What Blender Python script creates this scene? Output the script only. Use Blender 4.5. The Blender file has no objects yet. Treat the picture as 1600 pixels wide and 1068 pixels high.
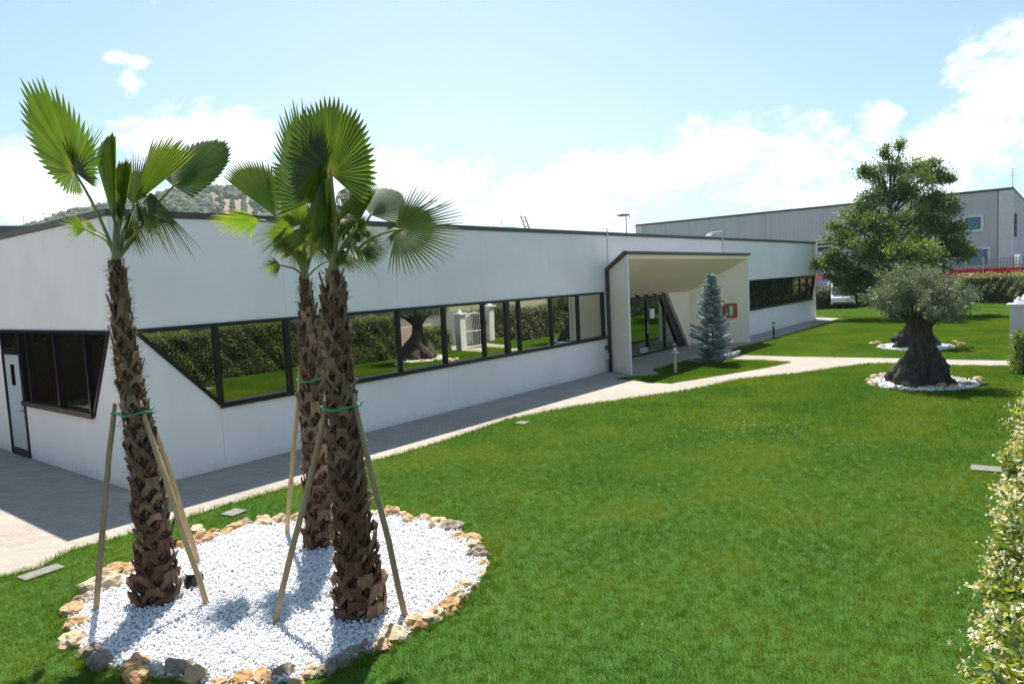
import bpy, math, random
import numpy as np
from math import sin, cos, pi, radians
from mathutils import Vector, Matrix, noise as mn

random.seed(7)
rng = np.random.default_rng(7)
SC = bpy.context.scene
COL = SC.collection

# ------------------------------------------------------------------ camera
H = 3.35
FL, YAW, PITCH, ROLL = 1107.02, 0.673642, 0.0843633, 0.0491621
def cam_axes():
    f = np.array([cos(YAW)*cos(PITCH), sin(YAW)*cos(PITCH), -sin(PITCH)])
    r = np.array([sin(YAW), -cos(YAW), 0.0]); u = np.cross(r, f)
    c, s = cos(ROLL), sin(ROLL)
    return c*r - s*u, s*r + c*u, f
CR, CU, CF = cam_axes()
cd = bpy.data.cameras.new('camera'); cam = bpy.data.objects.new('camera', cd); COL.objects.link(cam)
cd.sensor_width = 36; cd.lens = FL*36/1600; cd.clip_start = 0.05; cd.clip_end = 5000
cam.matrix_world = Matrix(((CR[0], CU[0], -CF[0], 0), (CR[1], CU[1], -CF[1], 0), (CR[2], CU[2], -CF[2], H), (0, 0, 0, 1)))
SC.camera = cam
CAM = np.array([0, 0, H])

# ------------------------------------------------------------------ sun, exposure
SUN = np.array([0.338, 0.368, 1.0]); SUN /= np.linalg.norm(SUN)
sl = bpy.data.lights.new('sun', 'SUN'); so = bpy.data.objects.new('sun', sl); COL.objects.link(so)
sl.energy = 4.7; sl.angle = radians(0.53); sl.color = (1.0, 0.94, 0.86)
so.rotation_euler = Vector(SUN).to_track_quat('Z', 'Y').to_euler()
so.location = (0, 0, 60)
SC.view_settings.view_transform = 'Standard'; SC.view_settings.look = 'None'
SC.view_settings.gamma = 1; SC.view_settings.use_curve_mapping = False
SC.view_settings.exposure = 0.96
SC.cycles.max_bounces = 6; SC.cycles.diffuse_bounces = 3; SC.cycles.glossy_bounces = 3
SC.cycles.transmission_bounces = 4; SC.cycles.transparent_max_bounces = 8
SC.cycles.use_denoising = True

# pixel (of the 1600 wide photograph) -> world point
def ray(x, y): return CF + CR*(x-800)/FL + CU*(534-y)/FL
def at(x, y, z=0.0):
    d = ray(x, y); return CAM + d*((z-H)/d[2])
def at_y(x, y, Y):
    d = ray(x, y); return CAM + d*(Y/d[1])
def at_x(x, y, X):
    d = ray(x, y); return CAM + d*(X/d[0])
def at_d(x, y, depth): return CAM + ray(x, y)*depth
def azel(x, y):
    d = ray(x, y); return math.degrees(math.atan2(d[1], d[0])), math.degrees(math.atan2(d[2], math.hypot(d[0], d[1])))

# ------------------------------------------------------------------ world
W = bpy.data.worlds.new('World'); SC.world = W; W.use_nodes = True
def build_world():
    nt = W.node_tree; nt.nodes.clear(); N = nt.nodes.new; L = nt.links.new
    out = N('ShaderNodeOutputWorld'); bg = N('ShaderNodeBackground'); L(bg.outputs[0], out.inputs[0])
    bg.inputs[1].default_value = 0.085
    sky = N('ShaderNodeTexSky'); sky.sky_type = 'NISHITA'; sky.sun_disc = False
    sky.sun_elevation = math.asin(SUN[2]); sky.sun_rotation = math.atan2(SUN[0], SUN[1])
    sky.air_density = 1.0; sky.dust_density = 0.7; sky.ozone_density = 1.5
    def M(op, a, b=None, c=None, clamp=False):
        n = N('ShaderNodeMath'); n.operation = op; n.use_clamp = clamp
        for i, v in enumerate((a, b, c)):
            if v is None: continue
            if isinstance(v, (int, float)): n.inputs[i].default_value = v
            else: L(v, n.inputs[i])
        return n.outputs[0]
    tc = N('ShaderNodeTexCoord'); sep = N('ShaderNodeSeparateXYZ'); L(tc.outputs['Generated'], sep.inputs[0])
    X, Y, Z = sep.outputs
    az = M('MULTIPLY', M('ARCTAN2', Y, X), 57.2958)
    hyp = M('SQRT', M('ADD', M('MULTIPLY', X, X), M('MULTIPLY', Y, Y)))
    el = M('MULTIPLY', M('ARCTAN2', Z, hyp), 57.2958)
    # cloud coordinates: degrees, so the cumulus keep their size near the horizon
    cmb = N('ShaderNodeCombineXYZ'); L(az, cmb.inputs[0]); L(el, cmb.inputs[1])
    scl = N('ShaderNodeVectorMath'); scl.operation = 'MULTIPLY'; L(cmb.outputs[0], scl.inputs[0]); scl.inputs[1].default_value = (0.10, 0.15, 1)
    def fbm(scale, detail, rough, off, dist=0.0):
        a = N('ShaderNodeVectorMath'); a.operation = 'ADD'; L(scl.outputs[0], a.inputs[0]); a.inputs[1].default_value = (off, off*1.7, off*.3)
        n = N('ShaderNodeTexNoise'); L(a.outputs[0], n.inputs['Vector']); n.inputs['Scale'].default_value = scale
        n.inputs['Detail'].default_value = detail; n.inputs['Roughness'].default_value = rough; n.inputs['Distortion'].default_value = dist
        return n.outputs[0]
    n1 = fbm(2.1, 12, 0.66, 3.1, 0.35); n2 = fbm(0.7, 3, 0.5, 9.4)
    # cumulus banks seen in the photograph, as (px, py, half-width, half-height) of the bank
    banks = [(40, 300, 110, 60), (330, 205, 95, 50), (250, 215, 70, 40), (206, 128, 28, 34), (214, 100, 20, 18), (395, 230, 60, 60), (182, 90, 30, 16),
             (610, 270, 80, 45), (720, 285, 70, 40), (850, 320, 170, 50), (980, 275, 130, 55), (1120, 250, 140, 55),
             (1240, 255, 120, 60), (1380, 190, 55, 34), (1420, 245, 110, 60), (1570, 130, 95, 80), (1610, 60, 50, 60), (1530, 230, 110, 60), 
             (1700, 200, 150, 110), (-120, 300, 120, 60), (440, 290, 120, 60), (200, 310, 130, 40), (1350, 300, 150, 45)]
    field = None
    for (px, py, hw, hh) in banks:
        a0, e0 = azel(px, py); a1, _ = azel(px+hw, py); _, e1 = azel(px, py-hh)
        ra = abs(a0-a1); re = abs(e1-e0)
        dx = M('DIVIDE', M('SUBTRACT', az, a0), ra); dy = M('DIVIDE', M('SUBTRACT', el, e0), re)
        v = M('SUBTRACT', 1.0 if hw > 58 else (0.74 if hw > 30 else 0.8), M('SQRT', M('ADD', M('MULTIPLY', dx, dx), M('MULTIPLY', dy, dy))))
        field = v if field is None else M('MAXIMUM', field, v)
    # low banks go on out of view, cover raised there to brighten the facade
    low = M('SUBTRACT', M('MULTIPLY', M('SUBTRACT', n2, 0.42), 5.0), M('MULTIPLY', M('ABSOLUTE', M('SUBTRACT', el, 14.0)), 0.045))
    outside = M('ADD', M('LESS_THAN', az, -6.0), M('GREATER_THAN', az, 88.0), clamp=True)
    low = M('ADD', low, M('MULTIPLY', M('SUBTRACT', 1.0, outside), -9.0))
    field = M('MAXIMUM', M('MAXIMUM', field, -0.8), low)
    dens = M('ADD', field, M('ADD', M('MULTIPLY', M('SUBTRACT', n1, 0.45), 3.3), M('MULTIPLY', M('SUBTRACT', fbm(7.5, 8, 0.65, 1.7, 0.6), 0.5), 1.3)))
    mr = N('ShaderNodeMapRange'); mr.interpolation_type = 'SMOOTHSTEP'; L(dens, mr.inputs[0])
    mr.inputs[1].default_value = -0.05; mr.inputs[2].default_value = 0.95
    # thin veil that whitens the lower sky
    veil = N('ShaderNodeMapRange'); L(el, veil.inputs[0]); veil.inputs[1].default_value = 46; veil.inputs[2].default_value = 0
    veil.inputs[3].default_value = 0.0; veil.inputs[4].default_value = 0.38
    dt = N('ShaderNodeVectorMath'); dt.operation = 'DOT_PRODUCT'; L(tc.outputs['Generated'], dt.inputs[0]); dt.inputs[1].default_value = tuple(SUN)
    hd_ = M('DIVIDE', M('ADD', M('MULTIPLY', X, 0.73), M('MULTIPLY', Y, 0.683)), hyp)
    aur = M('ADD', M('MULTIPLY', M('POWER', M('MAXIMUM', dt.outputs['Value'], 0.0), 6.0), 0.3), M('MULTIPLY', M('POWER', M('MAXIMUM', hd_, 0.0), 9.0), M('MULTIPLY', veil.outputs[0], 1.15)))
    vv = M('MAXIMUM', veil.outputs[0], aur, clamp=True) if False else M('MINIMUM', M('ADD', veil.outputs[0], aur), 0.9)
    m1 = N('ShaderNodeMixRGB'); L(vv, m1.inputs[0])
    tint = N('ShaderNodeMixRGB'); tint.blend_type = 'MULTIPLY'; tint.inputs[0].default_value = 1
    L(sky.outputs[0], tint.inputs[1]); tint.inputs[2].default_value = (0.47, 0.82, 0.92, 1)
    L(tint.outputs[0], m1.inputs[1]); m1.inputs[2].default_value = (6.3, 6.95, 7.6, 1)
    # cloud colour: white with faint grey-blue shading in the thick parts
    shade = N('ShaderNodeMapRange'); L(fbm(1.9, 9, 0.62, 5.2), shade.inputs[0]); shade.inputs[1].default_value = 0.36; shade.inputs[2].default_value = 0.55
    cc = N('ShaderNodeMixRGB'); L(shade.outputs[0], cc.inputs[0]); cc.inputs[1].default_value = (6.6, 7.2, 7.9, 1); cc.inputs[2].default_value = (9.4, 9.5, 9.5, 1)
    m2 = N('ShaderNodeMixRGB'); L(M('MULTIPLY', mr.outputs[0], 0.95), m2.inputs[0]); L(m1.outputs[0], m2.inputs[1]); L(cc.outputs[0], m2.inputs[2])
    L(m2.outputs[0], bg.inputs[0])
build_world()

# ------------------------------------------------------------------ materials
def mat(name, c1, c2=None, scale=5.0, rough=0.7, bump=0.0, bscale=None, detail=5, c3=None, metallic=0.0, spec=0.5,
        transl=0.0, tcol=None, attr=None, bdist=0.02, coords='pos', stretch=(1, 1, 1), contrast=0.18, coat=0.0):
    m = bpy.data.materials.new(name); m.use_nodes = True; nt = m.node_tree; N = nt.nodes.new; L = nt.links.new
    b = nt.nodes['Principled BSDF']; out = nt.nodes['Material Output']
    b.inputs['Roughness'].default_value = rough; b.inputs['Metallic'].default_value = metallic
    b.inputs['Specular IOR Level'].default_value = spec; b.inputs['Coat Weight'].default_value = coat
    if coords == 'pos': src = N('ShaderNodeNewGeometry').outputs['Position']
    else: src = N('ShaderNodeTexCoord').outputs['Object']
    mp = N('ShaderNodeMapping'); L(src, mp.inputs[0]); mp.inputs['Scale'].default_value = stretch
    vec = mp.outputs[0]
    col = None
    if c2 is None: c2 = tuple(x*0.85 for x in c1)
    nz = N('ShaderNodeTexNoise'); L(vec, nz.inputs['Vector']); nz.inputs['Scale'].default_value = scale
    nz.inputs['Detail'].default_value = detail; nz.inputs['Roughness'].default_value = 0.6
    cr = N('ShaderNodeValToRGB'); L(nz.outputs[0], cr.inputs[0])
    e = cr.color_ramp.elements; e[0].position = 0.5-contrast; e[1].position = 0.5+contrast
    e[0].color = (*c1, 1); e[1].color = (*c2, 1)
    if c3 is not None:
        k = e.new(0.5+contrast*0.95 + 0.12); k.color = (*c3, 1)
    col = cr.outputs[0]
    if attr:
        a = N('ShaderNodeAttribute'); a.attribute_name = attr
        sp = N('ShaderNodeSeparateColor'); L(a.outputs['Color'], sp.inputs[0])
        br = N('ShaderNodeMapRange'); L(sp.outputs[0], br.inputs[0]); br.inputs[3].default_value = 0.55; br.inputs[4].default_value = 1.45
        mx = N('ShaderNodeVectorMath'); mx.operation = 'SCALE'; L(col, mx.inputs[0]); L(br.outputs[0], mx.inputs['Scale'])
        yl = N('ShaderNodeMixRGB'); L(sp.outputs[1], yl.inputs[0]); L(mx.outputs[0], yl.inputs[1]); yl.inputs[2].default_value = (*(tcol or (0.35, 0.28, 0.04)), 1)
        col = yl.outputs[0]
    L(col, b.inputs['Base Color'])
    if bump:
        bn = N('ShaderNodeTexNoise'); L(vec, bn.inputs['Vector']); bn.inputs['Scale'].default_value = bscale or scale*4
        bn.inputs['Detail'].default_value = 6; bn.inputs['Roughness'].default_value = 0.65
        bp = N('ShaderNodeBump'); bp.inputs['Strength'].default_value = bump; bp.inputs['Distance'].default_value = bdist
        L(bn.outputs[0], bp.inputs['Height']); L(bp.outputs[0], b.inputs['Normal'])
    if transl:
        tr = N('ShaderNodeBsdfTranslucent')
        g = N('ShaderNodeMixRGB'); g.blend_type = 'MULTIPLY'; g.inputs[0].default_value = 1; L(col, g.inputs[1]); g.inputs[2].default_value = (1.7, 1.5, 0.6, 1)
        L(g.outputs[0], tr.inputs[0])
        mxs = N('ShaderNodeMixShader'); mxs.inputs[0].default_value = transl
        L(b.outputs[0], mxs.inputs[1]); L(tr.outputs[0], mxs.inputs[2]); L(mxs.outputs[0], out.inputs[0])
    return m

def glass_mat(name, tint=(0.72, 0.72, 0.63), base=(0.012, 0.012, 0.009), refl=0.62, rough=0.012):
    m = bpy.data.materials.new(name); m.use_nodes = True; nt = m.node_tree; N = nt.nodes.new; L = nt.links.new
    nt.nodes.remove(nt.nodes['Principled BSDF']); out = nt.nodes['Material Output']
    d = N('ShaderNodeBsdfDiffuse'); d.inputs[0].default_value = (*base, 1)
    g = N('ShaderNodeBsdfGlossy'); g.inputs[0].default_value = (*tint, 1); g.inputs['Roughness'].default_value = rough
    fr = N('ShaderNodeFresnel'); fr.inputs[0].default_value = 1.5
    mr = N('ShaderNodeMapRange'); L(fr.outputs[0], mr.inputs[0]); mr.inputs[3].default_value = refl; mr.inputs[4].default_value = 1.0
    nz = N('ShaderNodeTexNoise'); nz.inputs['Scale'].default_value = 0.9; nz.inputs['Detail'].default_value = 1
    L(N('ShaderNodeNewGeometry').outputs['Position'], nz.inputs['Vector'])
    bp = N('ShaderNodeBump'); bp.inputs['Strength'].default_value = 0.05; bp.inputs['Distance'].default_value = 0.02; L(nz.outputs[0], bp.inputs['Height']); L(bp.outputs[0], g.inputs['Normal'])
    mx = N('ShaderNodeMixShader'); L(mr.outputs[0], mx.inputs[0]); L(d.outputs[0], mx.inputs[1]); L(g.outputs[0], mx.inputs[2]); L(mx.outputs[0], out.inputs[0])
    return m

MT = {}
MT['wall'] = mat('white render panel', (0.79, 0.79, 0.785), (0.83, 0.83, 0.825), 0.9, rough=0.85, bump=0.12, bscale=60, bdist=0.004)
MT['walljoint'] = mat('joint filler', (0.45, 0.45, 0.44), rough=0.9)
MT['portal'] = mat('cream render portal', (0.84, 0.76, 0.62), (0.87, 0.79, 0.66), 1.2, rough=0.85, bump=0.1, bscale=60, bdist=0.004)
MT['soffit'] = mat('tan soffit render', (0.84, 0.70, 0.50), (0.86, 0.73, 0.54), 1.2, rough=0.85)
MT['portaledge'] = mat('pale corner trim', (0.76, 0.76, 0.74), rough=0.6)
MT['black'] = mat('black aluminium', (0.010, 0.010, 0.012), rough=0.35, spec=0.4)
MT['coping'] = mat('dark coping sheet', (0.035, 0.033, 0.032), (0.06, 0.05, 0.045), 3, rough=0.5)
MT['roofing'] = mat('roof membrane', (0.22, 0.21, 0.20), (0.3, 0.29, 0.27), 2, rough=0.9)
MT['glass'] = glass_mat('mirror glazing')
MT['darkglass'] = glass_mat('tinted glazing', (0.5, 0.5, 0.42), (0.012, 0.010, 0.006), 0.12)
MT['doorglass'] = glass_mat('entrance glazing', (0.30, 0.36, 0.33), (0.008, 0.010, 0.012), 0.06)
MT['door'] = mat('pale blue painted door', (0.50, 0.57, 0.62), (0.46, 0.53, 0.58), 2, rough=0.5)
MT['steel'] = mat('galvanised steel', (0.55, 0.56, 0.57), (0.42, 0.43, 0.44), 8, rough=0.4, metallic=0.6)
MT['whitemetal'] = mat('white painted metal', (0.75, 0.76, 0.76), rough=0.4)
MT['red'] = mat('red painted metal', (0.55, 0.02, 0.02), rough=0.35)
MT['pave'] = mat('washed gravel paving', (0.30, 0.26, 0.215), (0.46, 0.415, 0.36), 55, rough=0.95, bump=0.5, bscale=90, c3=(0.56, 0.52, 0.47), bdist=0.006, contrast=0.16)
MT['soil'] = mat('lawn soil', (0.026, 0.085, 0.005), (0.04, 0.115, 0.008), 4, rough=1.0, bump=0.5, bscale=30)
MT['asphalt'] = mat('asphalt', (0.055, 0.055, 0.057), (0.08, 0.08, 0.08), 30, rough=0.95, bump=0.3)
MT['field'] = mat('rough ground', (0.10, 0.11, 0.045), (0.17, 0.15, 0.08), 0.15, rough=1.0)
MT['pebble'] = mat('white marble pebble', (0.68, 0.68, 0.69), (0.85, 0.85, 0.85), 26, rough=0.75)
MT['pebblebed'] = mat('pebble bed base', (0.55, 0.56, 0.58), (0.7, 0.7, 0.72), 40, rough=0.9, bump=0.6, bscale=50)
MT['concrete'] = mat('weathered concrete', (0.16, 0.155, 0.13), (0.24, 0.23, 0.20), 12, rough=0.95, bump=0.4)
MT['stake'] = mat('round timber stake', (0.38, 0.28, 0.15), (0.50, 0.38, 0.21), 9, rough=0.8, bump=0.4, stretch=(4, 4, 0.6), bscale=30)
MT['stake2'] = mat('weathered timber stake', (0.27, 0.205, 0.13), (0.36, 0.28, 0.18), 9, rough=0.85, bump=0.4, stretch=(4, 4, 0.6), bscale=30)
MT['tie'] = mat('green plastic tie', (0.02, 0.30, 0.16), rough=0.45)
MT['trunk'] = mat('palm fibre', (0.030, 0.017, 0.011), (0.085, 0.050, 0.032), 18, rough=1.0, bump=1.0, bscale=60, stretch=(1, 1, 0.5), bdist=0.03)
MT['boot_tan'] = mat('cut leaf base tan', (0.37, 0.245, 0.145), (0.17, 0.105, 0.062), 14, rough=0.85, bump=0.7, bscale=60, coords='pos', stretch=(1, 1, 0.3))
MT['boot_brown'] = mat('leaf base brown', (0.19, 0.115, 0.07), (0.085, 0.05, 0.031), 14, rough=0.9, bump=0.8, bscale=60, stretch=(1, 1, 0.3))
MT['boot_red'] = mat('leaf base red brown', (0.15, 0.070, 0.042), (0.06, 0.032, 0.022), 14, rough=0.9, bump=0.8, bscale=60, stretch=(1, 1, 0.3))
MT['boot_grey'] = mat('leaf base grey', (0.25, 0.185, 0.13), (0.12, 0.085, 0.06), 14, rough=0.9, bump=0.8, bscale=60, stretch=(1, 1, 0.3))
MT['fibre'] = mat('hairy fibre strands', (0.16, 0.10, 0.06), (0.30, 0.22, 0.14), 10, rough=0.9)
MT['frond'] = mat('fan palm blade', (0.052, 0.112, 0.014), (0.074, 0.148, 0.018), 3, rough=0.42, transl=0.55, attr='tint', tcol=(0.42, 0.36, 0.05), spec=0.5)
MT['frondgrey'] = mat('fan palm underside', (0.10, 0.15, 0.075), (0.13, 0.18, 0.09), 3, rough=0.5, transl=0.3, attr='tint', tcol=(0.42, 0.36, 0.08))
MT['petiole'] = mat('palm petiole', (0.13, 0.16, 0.045), (0.22, 0.22, 0.08), 6, rough=0.5, stretch=(1, 1, 0.3))
MT['petiole_dark'] = mat('shaded petiole', (0.10, 0.11, 0.045), (0.15, 0.14, 0.06), 6, rough=0.5)
MT['rock_ochre'] = mat('honey tufa rock', (0.42, 0.23, 0.09), (0.55, 0.40, 0.24), 7, rough=0.95, bump=1.0, bscale=22, c3=(0.70, 0.63, 0.52), bdist=0.03)
MT['rock_cream'] = mat('cream tufa rock', (0.48, 0.34, 0.19), (0.60, 0.50, 0.36), 8, rough=0.95, bump=1.0, bscale=22, c3=(0.72, 0.69, 0.62), bdist=0.03)
MT['rock_grey'] = mat('grey pitted rock', (0.20, 0.16, 0.11), (0.36, 0.30, 0.22), 9, rough=0.95, bump=1.0, bscale=24, c3=(0.50, 0.44, 0.36), bdist=0.03)
MT['rock_rust'] = mat('rusty orange rock', (0.45, 0.22, 0.08), (0.56, 0.38, 0.20), 8, rough=0.95, bump=1.0, bscale=22, c3=(0.62, 0.52, 0.38), bdist=0.03)
MT['bark'] = mat('tree bark', (0.10, 0.075, 0.05), (0.18, 0.15, 0.11), 10, rough=1, bump=0.9, bscale=25, stretch=(1, 1, 0.3))
MT['olivebark'] = mat('old olive bark', (0.022, 0.019, 0.015), (0.10, 0.085, 0.068), 6, rough=1, bump=1.0, bscale=14, stretch=(1.5, 1.5, 0.5), bdist=0.06)
MT['leaf'] = mat('broadleaf foliage', (0.048, 0.105, 0.020), (0.075, 0.15, 0.026), 0.7, rough=0.5, transl=0.35, attr='tint', tcol=(0.16, 0.26, 0.03))
MT['olive'] = mat('olive foliage', (0.085, 0.120, 0.070), (0.125, 0.165, 0.10), 1.5, rough=0.5, transl=0.2, attr='tint', tcol=(0.26, 0.30, 0.20))
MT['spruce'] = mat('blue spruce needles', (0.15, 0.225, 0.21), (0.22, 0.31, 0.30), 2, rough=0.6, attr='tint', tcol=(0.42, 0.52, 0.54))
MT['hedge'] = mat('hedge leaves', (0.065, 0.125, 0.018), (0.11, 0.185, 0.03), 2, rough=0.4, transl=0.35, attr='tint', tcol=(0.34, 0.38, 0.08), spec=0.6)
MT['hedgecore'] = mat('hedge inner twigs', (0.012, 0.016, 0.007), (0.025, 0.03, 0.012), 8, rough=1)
MT['hedgefar'] = mat('laurel hedge leaves', (0.045, 0.075, 0.022), (0.075, 0.115, 0.035), 1.5, rough=0.5, transl=0.15, attr='tint', tcol=(0.40, 0.40, 0.16))
MT['flower'] = mat('white jasmine petals', (0.80, 0.79, 0.70), (0.85, 0.84, 0.80), 20, rough=0.6, transl=0.3, attr='tint', tcol=(0.75, 0.50, 0.22))
MT['greyclad'] = mat('grey ribbed concrete', (0.40, 0.41, 0.42), (0.46, 0.47, 0.48), 0.6, rough=0.9, bump=0.3, bscale=6, stretch=(1, 6, 0.05), bdist=0.02)
MT['greytrim'] = mat('pale concrete trim', (0.62, 0.62, 0.62), rough=0.9)
MT['rednet'] = mat('red site netting', (0.45, 0.03, 0.04), (0.36, 0.02, 0.03), 3, rough=0.8, transl=0.3)
MT['greynet'] = mat('grey mesh fence', (0.26, 0.29, 0.31), rough=0.7)
MT['greenroof'] = mat('dark green sheet roof', (0.035, 0.055, 0.045), (0.05, 0.07, 0.06), 1, rough=0.6)
MT['skypane'] = glass_mat('blue window glazing', (0.5, 0.7, 0.95), (0.12, 0.25, 0.45), 0.35)
MT['tyre'] = mat('tyre rubber', (0.02, 0.02, 0.02), rough=0.9)
MT['carglass'] = glass_mat('car glazing', (0.7, 0.75, 0.8), (0.02, 0.025, 0.03), 0.25)
MT['carwhite'] = mat('white car paint', (0.78, 0.79, 0.80), rough=0.25, coat=0.8)
MT['carsilver'] = mat('silver car paint', (0.45, 0.47, 0.49), rough=0.3, metallic=0.5, coat=0.8)
MT['cardark'] = mat('dark blue car paint', (0.03, 0.04, 0.07), rough=0.3, coat=0.8)
MT['carred'] = mat('red car paint', (0.55, 0.06, 0.02), rough=0.3, coat=0.6)
MT['lamp'] = mat('frosted lamp glass', (0.7, 0.72, 0.74), rough=0.2)
MT['bollardwood'] = mat('beige bollard post', (0.42, 0.36, 0.27), (0.5, 0.43, 0.33), 12, rough=0.8)
MT['pinkwall'] = mat('pink rendered low wall', (0.42, 0.32, 0.28), rough=0.9)
MT['brownwall'] = mat('dark brown boarded screen', (0.035, 0.022, 0.012), (0.05, 0.03, 0.017), 3, rough=0.9)
MT['hill'] = mat('hill scrub', (0.06, 0.09, 0.045), (0.10, 0.12, 0.06), 0.03, rough=1)
MT['hillsoil'] = mat('bare orchard soil', (0.17, 0.135, 0.085), (0.22, 0.17, 0.11), 0.05, rough=1)
MT['wood'] = mat('hill wood foliage', (0.030, 0.055, 0.026), (0.065, 0.10, 0.045), 0.04, rough=1, attr='tint', tcol=(0.14, 0.16, 0.09))
MT['sand'] = mat('sand coloured render', (0.30, 0.23, 0.16), (0.34, 0.27, 0.19), 0.5, rough=0.9)
MT['turq'] = mat('turquoise cover', (0.08, 0.32, 0.36), rough=0.6)

def grass_mat():
    m = bpy.data.materials.new('turf blades'); m.use_nodes = True; nt = m.node_tree; N = nt.nodes.new; L = nt.links.new
    b = nt.nodes['Principled BSDF']; out = nt.nodes['Material Output']; b.inputs['Roughness'].default_value = 0.6; b.inputs['Specular IOR Level'].default_value = 0.0
    g = N('ShaderNodeNewGeometry')
    n1 = N('ShaderNodeTexNoise'); n1.inputs['Scale'].default_value = 0.55; n1.inputs['Detail'].default_value = 5; L(g.outputs['Position'], n1.inputs['Vector'])
    n2 = N('ShaderNodeTexNoise'); n2.inputs['Scale'].default_value = 14; n2.inputs['Detail'].default_value = 3; L(g.outputs['Position'], n2.inputs['Vector'])
    c1 = N('ShaderNodeValToRGB'); L(n1.outputs[0], c1.inputs[0]); e = c1.color_ramp.elements
    e[0].position = 0.32; e[0].color = (0.060, 0.130, 0.013, 1); e[1].position = 0.62; e[1].color = (0.140, 0.180, 0.016, 1)
    k = e.new(0.5); k.color = (0.092, 0.162, 0.014, 1)
    c2 = N('ShaderNodeMapRange'); L(n2.outputs[0], c2.inputs[0]); c2.inputs[1].default_value = 0.3; c2.inputs[2].default_value = 0.7; c2.inputs[3].default_value = 0.75; c2.inputs[4].default_value = 1.35
    sc = N('ShaderNodeVectorMath'); sc.operation = 'SCALE'; L(c1.outputs[0], sc.inputs[0]); L(c2.outputs[0], sc.inputs['Scale'])
    at_ = N('ShaderNodeAttribute'); at_.attribute_name = 'tint'; sp = N('ShaderNodeSeparateColor'); L(at_.outputs['Color'], sp.inputs[0])
    yl = N('ShaderNodeMixRGB'); L(sp.outputs[1], yl.inputs[0]); L(sc.outputs[0], yl.inputs[1]); yl.inputs[2].default_value = (0.20, 0.21, 0.03, 1)
    L(yl.outputs[0], b.inputs['Base Color'])
    tr = N('ShaderNodeBsdfTranslucent'); gm = N('ShaderNodeMixRGB'); gm.blend_type = 'MULTIPLY'; gm.inputs[0].default_value = 1; L(yl.outputs[0], gm.inputs[1]); gm.inputs[2].default_value = (1.4, 1.5, 0.6, 1); L(gm.outputs[0], tr.inputs[0])
    mx = N('ShaderNodeMixShader'); mx.inputs[0].default_value = 0.4; L(b.outputs[0], mx.inputs[1]); L(tr.outputs[0], mx.inputs[2]); L(mx.outputs[0], out.inputs[0])
    return m
def pave_mat():
    m = MT['pave']; nt = m.node_tree; N = nt.nodes.new; L = nt.links.new; b = nt.nodes['Principled BSDF']
    src = b.inputs['Base Color'].links[0].from_socket; g = N('ShaderNodeNewGeometry')
    mp = N('ShaderNodeMapping'); L(g.outputs['Position'], mp.inputs[0]); mp.inputs['Rotation'].default_value = (0, 0, radians(45))
    bt = N('ShaderNodeTexBrick'); L(mp.outputs[0], bt.inputs['Vector']); bt.inputs['Scale'].default_value = 1.0; bt.inputs['Brick Width'].default_value = .20; bt.inputs['Row Height'].default_value = .10
    bt.inputs['Mortar Size'].default_value = .006; bt.inputs['Mortar Smooth'].default_value = .3
    bt.inputs['Color1'].default_value = (.86, .85, .84, 1); bt.inputs['Color2'].default_value = (1.06, 1.05, 1.04, 1); bt.inputs['Mortar'].default_value = (.66, .65, .62, 1)
    n1 = N('ShaderNodeTexNoise'); n1.inputs['Scale'].default_value = .5; n1.inputs['Detail'].default_value = 6; n1.inputs['Roughness'].default_value = .65; L(g.outputs['Position'], n1.inputs['Vector'])
    r1 = N('ShaderNodeMapRange'); L(n1.outputs[0], r1.inputs[0]); r1.inputs[1].default_value = .3; r1.inputs[2].default_value = .7; r1.inputs[3].default_value = .84; r1.inputs[4].default_value = 1.08
    x1 = N('ShaderNodeMixRGB'); x1.blend_type = 'MULTIPLY'; x1.inputs[0].default_value = 1; L(src, x1.inputs[1]); L(bt.outputs['Color'], x1.inputs[2])
    x2 = N('ShaderNodeVectorMath'); x2.operation = 'SCALE'; L(x1.outputs[0], x2.inputs[0]); L(r1.outputs[0], x2.inputs['Scale']); L(x2.outputs[0], b.inputs['Base Color'])
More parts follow.
